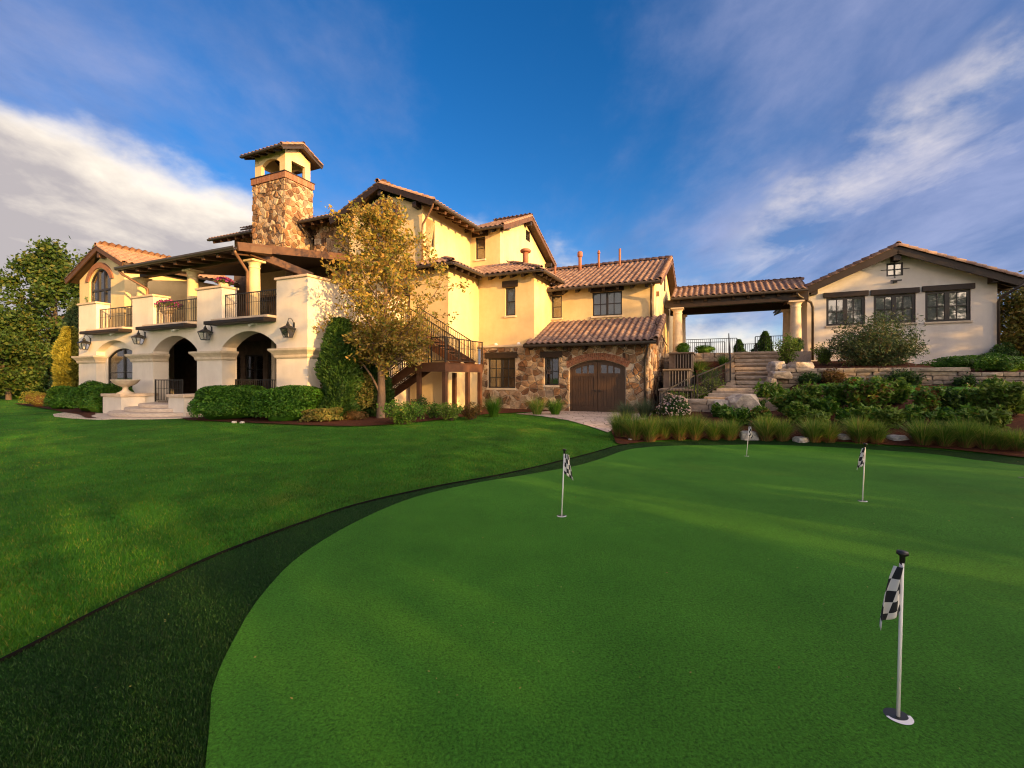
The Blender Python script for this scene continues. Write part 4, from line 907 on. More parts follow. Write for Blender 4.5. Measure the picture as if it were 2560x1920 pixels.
# mulch beds
def hb(lst): return [h2w(a, b) for a, b in lst]
bed1 = cr(gpx([(470, 1052), (560, 1056), (680, 1061), (800, 1066), (900, 1067), (990, 1062), (1090, 1052), (1170, 1042), (1230, 1036), (1290, 1033)]), 4) + hb([(-7.3, 21.3), (-11.0, 21.3), (-11.8, 18.4), (-14.1, 18.4), (-14.3, 12.4), (-18.5, 12.4), (-23.0, 12.2)])
sheet('mulch_bed', bed1, .4, .035, 'mulch', kind='structure')
bed2 = cr(gpx([(35, 1010), (70, 1016), (110, 1022), (160, 1032), (195, 1037), (215, 1046), (240, 1046)]), 4) + hb([(-26.6, 11.3), (-27, 12.45), (-31.2, 12.45), (-33, 15), (-36, 18)])
sheet('mulch_bed', bed2, .5, .035, 'mulch', kind='structure')
front = cr(gpx([(1528, 1078), (1536, 1098), (1552, 1113), (1640, 1104), (1760, 1100), (1880, 1100), (2040, 1105), (2200, 1114), (2380, 1127), (2558, 1147)]), 4)
bed3 = front + [(12.6, 8.9), (15, 9)] + hb([(15, 14.5), (15, 21.9), (2.3, 21.9), (.5, 21.9), (-2.4, 21.9), (-2.6, 19.5), (-2.6, 18.2)]) + gpx([(1540, 1060)])
sheet('mulch_bed', bed3, .4, .040, 'mulch', kind='structure')
sheet('upper_lawn', hb([(4.2, 19.5), (6, 19.2), (9, 19.0), (15, 18.6), (15, 21.1), (9, 21.2), (5.5, 21.35), (3.6, 21.3), (3.4, 20.4)]),   .4, .06, 'lawn', kind='structure')
path = gpx([(1290, 1036), (1350, 1041), (1420, 1052), (1470, 1066), (1520, 1083), (1528, 1078), (1540, 1060)]) + hb([(-2.6, 18.2), (-2.75, 21.35), (-7.4, 21.35)])
sheet('path', path, .4, .03, 'flagstone', kind='structure')
# upper terrace: mulch bed behind the retaining wall, rising to the walls, and the paved breezeway floor
def GU(x, y):
    a, b = w2h(x, y); return 1.93 + .62*lin01(22.3, 28.6, b) - .20*sm(7.9, 8.6, a) - .33*sm(10.3, 11.0, a)
m = MB(); na, nb_ = 60, 18; vs = []
for j in range(nb_+1):
    for i in range(na+1):
        a = 2.45+(22-2.45)*i/na; b = 22.28+(40-22.28)*(max(j-1, 0)/(nb_-1))**1.3; x, y = h2w(a, b); vs.append((x, y, GU(x, y) if j else .9))
m.add(vs, [(j*(na+1)+i, j*(na+1)+i+1, (j+1)*(na+1)+i+1, (j+1)*(na+1)+i) for j in range(nb_) for i in range(na)])
m.build('upper_bed', 'mulch', None, smooth=True, fix=False, kind='structure')
def hbox(mb, a0, a1, b0, b1, z0, z1):
    p = [h2w(a0, b0), h2w(a1, b0), h2w(a1, b1), h2w(a0, b1)]
    mb.add([(x, y, z0) for x, y in p]+[(x, y, z1) for x, y in p], [(0,3,2,1),(4,5,6,7),(0,1,5,4),(1,2,6,5),(2,3,7,6),(3,0,4,7)])
m = MB(); hbox(m, -2.9, 4.25, 27.4, 36, .0, TZ); m.build('breezeway_floor', 'terrace_stone', None, kind='structure')

# ============================================================ STONEWORK ON THE SLOPE
def stone_step(par, a0, a1, b0, b1, z1, h=.24):
    rough_block(par, a0, a1, b0, b1, z1-.13, z1, 'step_stone', 'step', .022)
    rough_block(par, a0+.03, a1-.03, b0+.07, b1, z1-h-.1, z1-.125, 'step_stone', 'riser', .008)
def rough_block(par, a0, a1, b0, b1, z0, z1, mat='wall_block', name='block', j=.02):
    r = lambda: random.uniform(-j, j); m = MB(); cs_ = []
    for z in (z0, z1):
        for a, b in ((a0, b0), (a1, b0), (a1, b1), (a0, b1)):
            cs_.append((a+r(), b+r(), z+(r()*.6 if z == z1 else 0)))
    # a little belly on the front face
    mid = ((a0+a1)/2+r(), b0-.02+r(), (z0+z1)/2)
    m.add(cs_+[mid], [(0,3,2,1),(4,5,6,7),(0,1,8),(1,5,8),(5,4,8),(4,0,8),(1,2,6,5),(2,3,7,6),(3,0,4,7)])
    return m.build(name, mat, par, bevel=.012)
rw = thing('retaining_wall', 'dry laid tan stone retaining wall in front of the gabled building', 'wall', (0, 0, 0), TH)
rr = random.Random(5)
for (a0, a1, zt) in ((2.25, 8.3, 2.05), (8.3, 10.7, 1.86), (10.7, 15.5, 1.52)):
    zb = 1.10; rows_ = 6 if zt > 1.9 else 5 if zt > 1.7 else 3; hz = (zt-zb)/rows_
    for r_ in range(rows_):
        a = a0
        while a < a1-.05:
            ln = min(rr.uniform(.28, .85), a1-a); ln = a1-a if a1-a-ln < .2 else ln
            top = r_ == rows_-1
            rough_block(rw, a+.008, a+ln-.008, 21.98-(.05 if top else rr.uniform(-.02, .03)), 22.36, zb+r_*hz+.006, zb+(r_+1)*hz-.006); a += ln
# lower dry wall beside the steps
lw = thing('low_stone_wall', 'low block wall behind the pink flowering bush beside the boulders', 'wall', (0, 0, 0), TH)
for r_ in range(3):
    a = -1.75
    while a < .35:
        ln = min(rr.uniform(.5, .9), .35-a); rough_block(lw, a+.01, a+ln-.01, 18.35+rr.uniform(-.03, .03), 18.9, .26+r_*.2+.006, .26+(r_+1)*.2-.006); a += max(ln, .2)
# rough stone stairs
stp = thing('stone_staircase', 'broad flight of rough tan stone steps up to the breezeway', 'stairs', (0, 0, 0), TH)
sa0, sa1 = aF(1838, 24.0), aF(1925, 22.6)
nst = 8; zb, zt = 1.30, TZ-.005
for i in range(nst):
    b = 22.75+i*(27.38-22.75)/nst; z1 = zb+(zt-zb)*(i+1)/nst
    stone_step(stp, sa0, sa1+i*.12, b+random.uniform(-.05, .05), b+.80 if i < nst-1 else 27.39, z1)
la0, la1 = -.55, sa1+.15
for i in range(5):
    b = 19.5+i*.64; z1 = .80+.105*(i+1)
    stone_step(stp, la0+.14*i, la1, b, b+.80 if i < 4 else 22.8, z1)
rough_block(stp, -1.9, la1+.1, 18.92, 19.6, .3, .80, 'step_stone', 'step', .02)
# side walls of the flights
for i in range(6): rough_block(stp, sa0-.42, sa0-.02, 22.7+i*.78, 22.7+i*.78+.76, .9, 1.55+i*.285, 'wall_block', 'side_block')
railing(stp, (sa0-.22, 22.8, 1.5), (sa0-.22, 27.2, 3.08), .95, .13, name='handrail')
railing(stp, (la0-.25, 19.5, .82), (sa0-.25, 22.6, 1.45), .92, .13, name='handrail')
railing(stp, (-2.1, 18.6, .1), (la0-.35, 19.4, .80), .95, .13, name='handrail')
# stepped stone tiers with dark barred grilles
tr = thing('barred_window_well', 'three stepped stone tiers with dark barred grilles beside the house corner', 'window well', (0, 0, 0), TH)
for i in range(3):
    b0_ = 20.0+i*2.2; z0_, z1_ = .35+i*.88, .35+i*.88+.86
    a0_ = aF((1647, 1658, 1672)[i], b0_); a1_ = aF((1733, 1722, 1732)[i], b0_)
    m = MB(); m.box(a0_, a1_, b0_+.12, b0_+2.3, -.1+i*.5, z1_-.10); m.build('tier', 'tier_stone', tr)
    m = MB(); m.box(a0_-.03, a1_+.05, b0_-.04, b0_+2.34, z1_-.095, z1_-.02); m.build('tier_cap', 'tier_stone', tr, bevel=.015)
    g0, g1 = a0_+(a1_-a0_)*.26, a1_-.06
    m = MB(); m.box(g0, g1, b0_+.085, b0_+.115, z0_+.04, z1_-.12); m.build('grille_back', 'interior_dark', tr)
    for k in range(7):
        s = g0+(g1-g0)*k/6; m = MB(); m.box(s-.014, s+.014, b0_+.03, b0_+.08, z0_+.04, z1_-.12); m.build('grille_bar', 'bar_grey', tr)
bw = thing('breezeway_retaining_wall', 'tan stone wall under the breezeway columns above the barred tiers', 'wall', (0, 0, 0), TH)
for r_ in range(5):
    a = -2.85
    while a < sa0-.5:
        ln = min(rr.uniform(.5, .95), sa0-.45-a); rough_block(bw, a+.008, a+ln-.008, 26.95, 27.38, 1.6+r_*.285+.005, 1.6+(r_+1)*.285-.005); a += max(ln, .15)
# planting bank between the tiers and the steps
m = MB(); vs = []
for j in range(9):
    for i in range(7):
        b = 19.3+(26.9-19.3)*j/8; a = aF(1735, b)+.1+((sa0-.45 if b > 22.4 else la0-.4+.0*b)-aF(1735, b)-.1)*i/6; x, y = h2w(a, b); vs.append((x, y, .42+(2.55-.42)*j/8))
m.add(vs, [(j*7+i, j*7+i+1, (j+1)*7+i+1, (j+1)*7+i) for j in range(8) for i in range(6)]); m.build('sloping_bed', 'mulch', None, smooth=True, fix=False, kind='structure')
def GB2(a, b): return .42+(2.55-.42)*(b-19.3)/7.6
# iron fences beyond the breezeway
for (x0, x1, zt, b, lab) in ((1712, 1842, 1.32, 34.2, 'tall black iron fence between the breezeway columns, left section'), (1888, 1975, 1.36, 34.0, 'tall black iron fence section beside the right breezeway columns'), (1842, 1890, 1.0, 35.6, 'low black iron fence in the gap between the two taller sections'), (1716, 1812, .98, 32.6, 'low black iron railing standing in front of the left tall fence')):
    f = thing('iron_fence', lab, 'fence', (0, 0, 0), TH); a0_, a1_ = aF(x0, b), aF(x1, b)
    m = MB(); n = int((a1_-a0_)/.125)
    for z in (.08, zt): m = MB(); m.box(a0_, a1_, b-.02, b+.02, TZ+z-.02, TZ+z+.02); m.build('rail', 'iron', f)
    for k in range(n+1):
        s = a0_+(a1_-a0_)*k/n; w2 = .03 if k in (0, n, n//2) else .010; m = MB(); m.box(s-w2, s+w2, b-w2+.002, b+w2-.002, TZ+.0, TZ+zt-.022); m.build('picket' if w2 < .02 else 'post', 'iron', f)
# handrail rising along the stone side wall
hr = thing('stair_handrail', 'thin dark handrail climbing the sunlit stone side wall of the house', 'handrail', (0, 0, 0), TH)
m = MB(); m.tube([(-2.7, 21.9, 4.25), (-2.7, 25.0, 4.25-.5), (-2.7, 27.2, 3.95-.45)], .025, 8); m.build('rail', 'iron', hr)
for b_, z_ in ((22.2, 4.2), (24.6, 3.82), (27.0, 3.52)): m = MB(); m.beam((-2.92, b_, z_), (-2.69, b_, z_), .02, .02); m.build('bracket', 'iron', hr)

# ============================================================ PATIO STEPS, URN
ps = thing('patio_steps', 'curved stone steps between low stucco walls leading to the arcade patio', 'steps', (0, 0, 0), TH)
ca, cb_ = -21.95, 12.1
for i, (R_, z0_, z1_) in enumerate(((3.15, -.1, .10), (2.55, .10, .25), (1.95, .25, .40), (1.4, .40, ZF0))):
    m = MB(); n = 24; pr = [(ca+R_*math.cos(PI+PI*k/n), cb_+.82*R_*math.sin(PI+PI*k/n)) for k in range(n+1)]
    q = len(pr); m.add([(x, y, z0_) for x, y in pr]+[(x, y, z1_) for x, y in pr], [(k, k+1, q+k+1, q+k) for k in range(q-1)]+[tuple(range(q))[::-1], tuple(range(q, 2*q)), (0, q, 2*q-1, q-1)])
    m.build('step', 'travertine', ps, bevel=.025)
# landing slab on the lawn
m = MB(); pr = [(ca-5.6, cb_-1.5), (ca-4.6, cb_-2.3), (ca-3.0, cb_-2.85), (ca-1.2, cb_-3.0), (ca+.6, cb_-2.85), (ca+1.0, cb_-1.2), (ca-5.0, cb_-1.1)]
m.prism(lambda s, z, d: (s, z, d), pr, -.05, .075); m.build('landing', 'travertine', ps, bevel=.02)
pl0, pl1 = aF(257, 11.0), aF(303, 11.0)
for (a0_, a1_, b0_, b1_, zt) in ((pl0, pl1, 11.0, 11.9, .95), (pl0+.25, pl1-.1, 11.9, 12.48, .95), (aF(421, 11.2), aF(460, 11.2), 11.2, 12.48, .98)):
    m = MB(); m.box(a0_, a1_, b0_, b1_, -.1, zt-.13); m.build('pedestal', 'stucco_pale', ps); m = MB(); m.box(a0_-.06, a1_+.06, b0_-.06, b1_+(.06 if b1_ < 12 else 0), zt-.127, zt); m.build('pedestal_cap', 'cap_stone', ps, bevel=.015)
railing(ps, (aF(388, 12.3)-.02, 12.32, ZF0+.01), (aF(455, 12.3), 12.32, ZF0+.01), 1.0, .12, name='gate')
ux, uy = h2w((pl0+pl1)/2+.12, 11.45)
m = MB(); m.lathe([(.42, 0), (.42, .05), (.30, .10), (.17, .20), (.13, .32), (.16, .40), (.30, .46), (.48, .55), (.60, .66), (.66, .76), (.72, .80), (.72, .85), (.62, .85), (.56, .74), (.40, .64)], (0, 0, 0), 32)
o = m.build('stone_urn', 'trim_stone', None, smooth=True); o.location = (ux, uy, .951); o.scale = (.74, .74, .74); o.data.set_sharp_from_angle(angle=.6); tag(o, 'wide footed stone urn on the pedestal left of the patio steps', 'urn')

# ============================================================ WOODEN STAIRCASE
ws = thing('wooden_staircase', 'dark brown wooden switchback staircase with iron balusters beside the yellow wall', 'stairs', (0, 0, 0), TH)
DZ = 2.24; dA, dB0, dB1 = -9.87, 15.3, 18.45; dL = aF(1026, dB0)
def wb(p, q, w_, h, name, mat='wood_red'): m = MB(); m.beam(p, q, w_, h); return m.build(name, mat, ws)
m = MB(); m.box(dL, dA, dB0, dB0+.07, DZ-.34, DZ-.003); m.build('beam', 'wood_red', ws); m = MB(); m.box(dA-.07, dA, dB0+.072, dB1, DZ-.34, DZ-.003); m.build('beam', 'wood_red', ws)
for k in range(22):
    b = dB0+.01+k*(dB1-dB0-.02)/22; m = MB(); m.box(dL, dA+.02, b, b+(dB1-dB0)/22-.012, DZ, DZ+.035); m.build('deck_board', 'wood_red', ws)
for a_, b_ in ((dA-.10, dB0+.12), (dA-.10, dB1-.12), (dA-.10, (dB0+dB1)/2+.35), (dL+.35, dB0+.12), (dL+.35, dB1-.3)):
    m = MB(); m.box(a_-.08, a_+.08, b_-.08, b_+.08, -.05, DZ-.342); m.build('post', 'wood_red', ws)
railing(ws, (dL+1.0, dB0+.05, DZ+.04), (dA-.04, dB0+.05, DZ+.04), 1.0, .12); railing(ws, (dA-.04, dB0+.1, DZ+.04), (dA-.04, dB1, DZ+.04), 1.0, .12)
# lower flight runs left and down
nt_ = 12; la_ = dL-.05; run_ = .285
for k in range(nt_):
    z = DZ-(k+1)*DZ/(nt_+1); a = la_-(k+.5)*run_; m = MB(); m.box(a-.15, a+.15, dB0+.10, dB0+1.22, z-.045, z); m.build('tread', 'wood_red', ws, bevel=.006)
for b_ in (dB0+.05, dB0+1.27): wb((la_+.1, b_, DZ-.16), (la_-nt_*run_, b_, .02), .06, .34, 'stringer')
railing(ws, (la_+.05, dB0+.05, DZ+.0), (la_-nt_*run_, dB0+.05, .18), 1.0, .115); railing(ws, (la_+.05, dB0+1.27, DZ+.0), (la_-nt_*run_, dB0+1.27, .18), 1.0, .115)
# upper flight runs left and up behind it
ub = 16.95; ua = -10.35; nu = 11; hz = (4.05-DZ)/nu
for k in range(nu):
    z = DZ+(k+1)*hz; a = ua-(k+.5)*.27; m = MB(); m.box(a-.145, a+.145, ub+.06, ub+1.2, z-.045, z); m.build('tread', 'wood_red', ws, bevel=.006)
for b_ in (ub, ub+1.25): wb((ua+.15, b_, DZ+.02), (ua-nu*.27, b_, 4.0), .06, .34, 'stringer')
railing(ws, (ua+.1, ub, DZ+.08), (ua-nu*.27, ub, 4.12), .98, .115); railing(ws, (ua+.1, ub+1.25, DZ+.08), (ua-nu*.27, ub+1.25, 4.12), .98, .115)
m = MB(); m.box(-14.15, ua-nu*.27, 16.4, 18.45, 3.86, 4.06); m.build('landing', 'wood_red', ws)
m = MB(); m.box(-14.0, -13.85, 16.5, 16.65, -.05, 3.85); m.build('post', 'wood_red', ws)

# ============================================================ LANTERNS, FLOWER BOWLS
labs = ['leftmost black wall lantern at the house corner', 'black wall lantern between the first and second arches', 'black wall lantern between the second and third arches', 'rightmost black wall lantern on the wide pier by the pear tree']
for px, py, lb in zip((207, 343, 510, 717), (862, 848, 836, 828), labs):
    a_ = aF(px, BL-.33); zc_ = zF(px, py, BL-.33); x, y = h2w(a_, BL)
    lt = thing('wall_lantern', lb, 'lantern', (x, y, zc_), TH, 'black wall lanterns along the arcade'); lt.scale = (.74, .74, .74)
    m = MB(); m.box(-.05, .05, -.03, -.002, .12, .50); m.tube([(0, -.03, .42), (0, -.10, .60), (0, -.22, .70), (0, -.34, .66), (0, -.38, .52)], .018, 8); m.build('bracket', 'iron', lt)
    m = MB(); c = -.38; w0, w1 = .15, .26
    m.lathe([(.02, .52), (.04, .47), (.05, .42), (.09, .38), (.09, .33), (.06, .30)], (0, c, 0), 12)
    m.add([(s*w1*1.15, c+t*w1*1.15, .14) for s, t in ((-1,-1),(1,-1),(1,1),(-1,1))]+[(s*.07, c+t*.07, .31) for s, t in ((-1,-1),(1,-1),(1,1),(-1,1))], [(0,1,5,4),(1,2,6,5),(2,3,7,6),(3,0,4,7),(3,2,1,0),(4,5,6,7)]); m.build('hood', 'iron', lt)
    m = MB(); co = [(s, t) for s, t in ((-1,-1),(1,-1),(1,1),(-1,1))]
    for i, (s, t) in enumerate(co):
        s2, t2 = co[(i+1) % 4]; m.beam((s*w0, c+t*w0, -.30), (s*w1, c+t*w1, .14), .034, .034); m.beam((s*w0, c+t*w0, -.30), (s2*w0, c+t2*w0, -.30), .034, .034); m.beam((s*w1, c+t*w1, .13), (s2*w1, c+t2*w1, .13), .034, .034)
    m.box(-w0, w0, c-w0, c+w0, -.325, -.302); m.build('cage', 'iron', lt)
    m = MB(); m.add([(s*w0*.97, c+t*w0*.97, -.29) for s, t in co]+[(s*w1*.97, c+t*w1*.97, .13) for s, t in co], [(0,1,5,4),(1,2,6,5),(2,3,7,6),(3,0,4,7)]); m.build('pane', 'glass_lamp', lt)
    m = MB()
    for q in (-.05, .05): m.tube([(q, c, -.30), (q, c, -.12)], .018, 8)
    m.build('candle', 'white_plastic', lt)
# security lights under the ledges
for px, py, lb in ((293, 832, 'small white floodlight under the first balcony ledge'), (448, 822, 'small white floodlight under the second balcony ledge'), (641, 808, 'small white floodlight under the third balcony ledge')):
    a_ = aF(px, BL); x, y = h2w(a_, BL); q = thing('floodlight', lb, 'floodlight', (x, y, zF(px, py, BL)), TH, 'white floodlights under the balcony ledges')
    m = MB(); m.box(-.05, .05, -.05, -.002, -.05, .05); m.build('base', 'white_plastic', q)
    m = MB(); m.tube([(0, -.05, 0), (-.03, -.14, -.04), (-.12, -.26, -.12)], [.03, .04, .06], 10); m.build('head', 'white_plastic', q, smooth=True)

# ============================================================ GOLF FLAGS
def flag(px0, py0, px1, py1, lab, side, big=False):
    X, Y, Z, t = gp(px0, py0); Z = G(X, Y)+.028
    hgt = .74; lean = Vector(((px1-px0)*t/F0, 0, hgt))
    r = thing('golf_flag', lab, 'golf flag', (X, Y, Z), 0, 'checkered practice flags on the putting green')
    m = MB(); m.tube([(0, 0, -.02), lean], .0075, 10); m.build('pole', 'white_plastic', r, smooth=True)
    m = MB(); m.tube([lean*.96, lean*1.0, lean*1.012, lean*1.03], [.011, .011, .024, .022], 10); m.build('knob', 'iron', r, smooth=True)
    # cup: white half ring, and a flat black disc for the shade inside
    m = MB(); m.lathe([(.054, .0008), (.054, .0012), (.001, .0014)], (0, 0, 0), 28); m.build('cup', 'iron', r)
    m = MB(); n = 28; vs = []
    for k in range(n+1):
        a = PI+PI*k/n; vs += [(.056*math.cos(a), .056*math.sin(a)*1.0, .003), (.040*math.cos(a)*1.05, .030*math.sin(a), .0032)]
    m.add(vs, [(2*k, 2*k+2, 2*k+3, 2*k+1) for k in range(n)]); m.build('cup_liner', 'white_plastic', r)
    # limp cloth: hangs beside the pole with folds
    nu_, nv = 18, 20; V = []; UV = []
    for j in range(nv+1):
        v = j/nv
        for i in range(nu_+1):
            u = i/nu_
            top = lean*(.965-.30*v)
            out = (.045+.060*v)*u*side; fold = .022*math.sin(u*7.5+v*2.5)*(.25+u)
            drop = -.07*u*(.2+v)
            V.append((top.x+out+.004*side, top.y-.006+fold-.03*u*(1-v), top.z+drop)); UV.append((u*3.4, v*4.6))
    me = bpy.data.meshes.new('cloth'); Fq = [(j*(nu_+1)+i, j*(nu_+1)+i+1, (j+1)*(nu_+1)+i+1, (j+1)*(nu_+1)+i) for j in range(nv) for i in range(nu_)]
    me.from_pydata(V, [], Fq); uv = me.uv_layers.new()
    for p in me.polygons:
        for li in p.loop_indices: uv.data[li].uv = UV[me.loops[li].vertex_index]
    o = link('cloth', me, 'checker_cloth', r, smooth=True); md = o.modifiers.new('thick', 'SOLIDIFY'); md.thickness = .0015
    return r
flag(2245, 1806, 2256, 1403, 'nearest checkered golf flag in the lower right foreground', -1)
flag(1404, 1296, 1411, 1136, 'checkered golf flag near the left edge of the putting green', 1)
flag(2156, 1258, 2163, 1122, 'checkered golf flag in the middle right of the putting green', -1)
flag(1866, 1143, 1873, 1066, 'farthest golf flag, pale, near the grass clumps at the back edge', 1)
X, Y, Z, t = gp(2556, 1198); m = MB(); m.lathe([(.056, .0295), (.056, .030), (.001, .0302)], (0, 0, 0), 24); o = m.build('golf_hole', 'iron', None); o.location = (X, Y, G(X, Y)); tag(o, 'small dark golf hole without a flag at the right edge of the green', 'golf hole')  # flat black disc stands for the shade down in the hole

# ============================================================ BOULDERS
from mathutils import noise as mn
def boulder(name, px, py, wpx, hpx, lab, mat='boulder', seed=0, view=True, zg=None, B=None, flat=.8, sink=.18):
    k = VW if view else 1
    if B is None: X, Y, Z, t = gp(px*k, py*k)
    else:
        a_ = aF(px*k, B); X, Y = h2w(a_, B); t = Y; Z = zg if zg is not None else CH+t*(HY-py*k)/F0
    W = wpx*k*t/F0/2; Hh = hpx*k*t/F0
    bm = bmesh.new(); bmesh.ops.create_icosphere(bm, subdivisions=4, radius=1)
    for v in bm.verts:
        p = v.co.copy(); q = p*1.1+Vector((seed*7.1, seed*3.3, seed))
        d = 1+.30*mn.noise(q)+.12*mn.noise(q*2.7)+.04*mn.noise(q*7)
        p = p*d; p.x = max(-.82, min(.82, p.x)); p.y = max(-.82, min(.82, p.y)); p.z = max(-.6, min(.74+.1*mn.noise(q*1.5), p.z))
        v.co = p
    me = bpy.data.meshes.new(name); bm.to_mesh(me); bm.free(); o = link(name, me, mat, smooth=True); me.set_sharp_from_angle(angle=.45)
    o.scale = (W/.82, W*flat/.82, Hh/1.34); o.location = (X, Y+W*flat*.5, Z+Hh*.6/1.34-Hh*sink); o.rotation_euler = (0, 0, seed*1.3)
    o.rotation_euler = (0, 0, 0.25*math.sin(seed*9)); tag(o, lab, 'boulder' if mat == 'boulder' else 'rock'); return o
boulder('boulder', 1566, 894, 42, 34, 'orange tan boulder at the foot of the lower stone steps', seed=1, sink=.1, B=17.75, zg=.36)
boulder('boulder', 1611, 892, 64, 46, 'large pale lichen boulder right of the orange boulder below the steps', seed=2, sink=.1, B=17.8, zg=.40)
boulder('boulder', 1682, 800, 34, 26, 'brown boulder at the top right of the upper stone steps', seed=3, B=22.9, zg=1.95)
boulder('boulder', 1733, 800, 50, 24, 'broad grey boulder on top of the retaining wall near the outbuilding corner', seed=4, B=22.9, zg=1.95)
boulder('boulder', 1668, 834, 22, 22, 'small pale boulder at the right foot of the upper stone flight', seed=5, B=21.4)
boulder('boulder', 1690, 815, 40, 16, 'flat tan boulder against the left end of the retaining wall', seed=6, B=21.6)
for i, (px, py, w_, h_, lb) in enumerate(((1622, 950, 36, 26, 'pointed white rock beside the farthest golf flag'), (1736, 955, 32, 16, 'flat white rock in the grasses right of the farthest flag'), (1829, 951, 32, 18, 'white rock between grass clumps, left of the middle flag'), (1945, 952, 40, 16, 'flat whitish rock among the grasses right of the middle flag'), (1986, 948, 26, 12, 'small low white rock right of the flat whitish rock'), (2118, 962, 22, 12, 'small white rock in the rusty grass clumps at the far right'), (2206, 962, 24, 16, 'white rock at the right edge of the frame among grasses'), (1362, 953, 8, 8, 'tiny white stone at the left tip of the grass bed'))):
    boulder('rock', px, py, w_, h_, lb, 'white_rock', seed=11+i, sink=.34)
for px, py, lb in ((505, 914, 'small white stone on the lawn edge under the clipped hedge, left one'), (522, 914.5, 'small white stone on the lawn edge under the clipped hedge, right one')):
    boulder('rock', px, py, 9, 5, lb, 'white_rock', seed=px)
# ============================================================ PLANTS
def unit(v): return v/np.maximum(np.linalg.norm(v, axis=1, keepdims=True), 1e-9)
def leafquads(C, size, asp=.55, out=None, outk=.0, upk=.3, fold=.25):
    n = len(C); size = np.broadcast_to(size, (n,))[:, None]
    nrm = rng.normal(size=(n, 3)); nrm[:, 2] = np.abs(nrm[:, 2])+upk
    if out is not None: nrm = unit(nrm)+out*outk
    nrm = unit(nrm); ax = unit(np.cross(nrm, rng.normal(size=(n, 3)))); bx = np.cross(nrm, ax)
    b = C-ax*size*.5; t = C+ax*size*.5+nrm*size*fold*.4; l = C+bx*size*asp*.5-nrm*size*.06; r = C-bx*size*asp*.5-nrm*size*.06
    V = np.stack([b, r, t, l], 1).reshape(-1, 3); Fq = np.arange(4*n).reshape(n, 4); return V, Fq
def leaves(name, C, size, mat, par, **k): V, Fq = leafquads(C, size, **k); return npmesh(name, V, Fq, mat, par)
def lump(p, s, seed):                  # smooth pseudo-noise in -1..1
    r = np.random.default_rng(seed); o = np.zeros(len(p))
    for k in range(7):
        d = r.normal(size=3); d /= np.linalg.norm(d); o += np.sin((p@d)*s*r.uniform(1.2, 3.4)+r.uniform(0, 6.28))
    return o/3.0
def ell(n, w_, d_, h_, seed, shell=.55, sq=2.0, lumps=.22, ls=2.2):
    """points through the outer part of a rounded bush w x d x h standing on z=0"""
    u = unit(rng.normal(size=(n, 3))); u[:, 2] = np.where(u[:, 2] < -.45, -u[:, 2], u[:, 2])
    k = (np.abs(u)**sq).sum(1)**(-1/sq); r = (1-shell*rng.random(n)**2.2)*(1+lumps*lump(u, ls, seed)); p = u*(k*r)[:, None]
    p = p*np.array([w_/2, d_/2, h_*.55])+np.array([0, 0, h_*.45]); p[:, 2] = np.maximum(p[:, 2], .02); return p, u
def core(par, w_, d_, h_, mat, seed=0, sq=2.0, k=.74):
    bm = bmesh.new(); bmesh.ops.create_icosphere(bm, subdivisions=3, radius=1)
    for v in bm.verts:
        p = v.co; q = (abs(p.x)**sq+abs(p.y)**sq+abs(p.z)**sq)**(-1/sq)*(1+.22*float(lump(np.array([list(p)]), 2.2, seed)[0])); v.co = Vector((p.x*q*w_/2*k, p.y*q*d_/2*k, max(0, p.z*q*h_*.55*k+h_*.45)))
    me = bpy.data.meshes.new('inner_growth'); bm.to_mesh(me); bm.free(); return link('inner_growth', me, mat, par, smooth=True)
SEED = [100]
def place(px, py, view=True, B=None, z=None):
    k = VW if view else 1
    if B is None: X, Y, Z, t = gp(px*k, py*k); return X, Y, Z, t
    a_ = aF(px*k, B); X, Y = h2w(a_, B); return X, Y, (z if z is not None else CH+Y*(HY-py*k)/F0), Y
def mound(name, lab, cat, px, py, wpx, hpx, mat, leaf=.07, n=4000, sq=2.3, B=None, z=None, group=None, depth=.8, lumps=.22, cmat=None, extra=None, asp=.55, outk=.5, ck=.74):
    X, Y, Z, t = place(px, py, True, B, z); W = wpx*VW*t/F0; H = hpx*VW*t/F0; SEED[0] += 1; sd_ = SEED[0]
    r = thing(name, lab, cat, (X, Y+W*depth*.42, Z-.02), random.uniform(-.3, .3), group)
    p, u = ell(n, W, W*depth, H, sd_, sq=sq, lumps=lumps); leaves('foliage', p, leaf*rng.uniform(.6, 1.25, n), mat, r, out=u, outk=outk, asp=asp)
    core(r, W, W*depth, H, cmat or mat, sd_, sq, ck)
    if extra:
        m_, k_, s_ = extra; p, u = ell(k_, W*1.03, W*depth*1.03, H*1.05, sd_, shell=.10, sq=sq); leaves('flowers', p, s_*rng.uniform(.6, 1.2, k_), m_, r, out=u, outk=1.5, asp=.9)['kind'] = 'stuff'
    return r
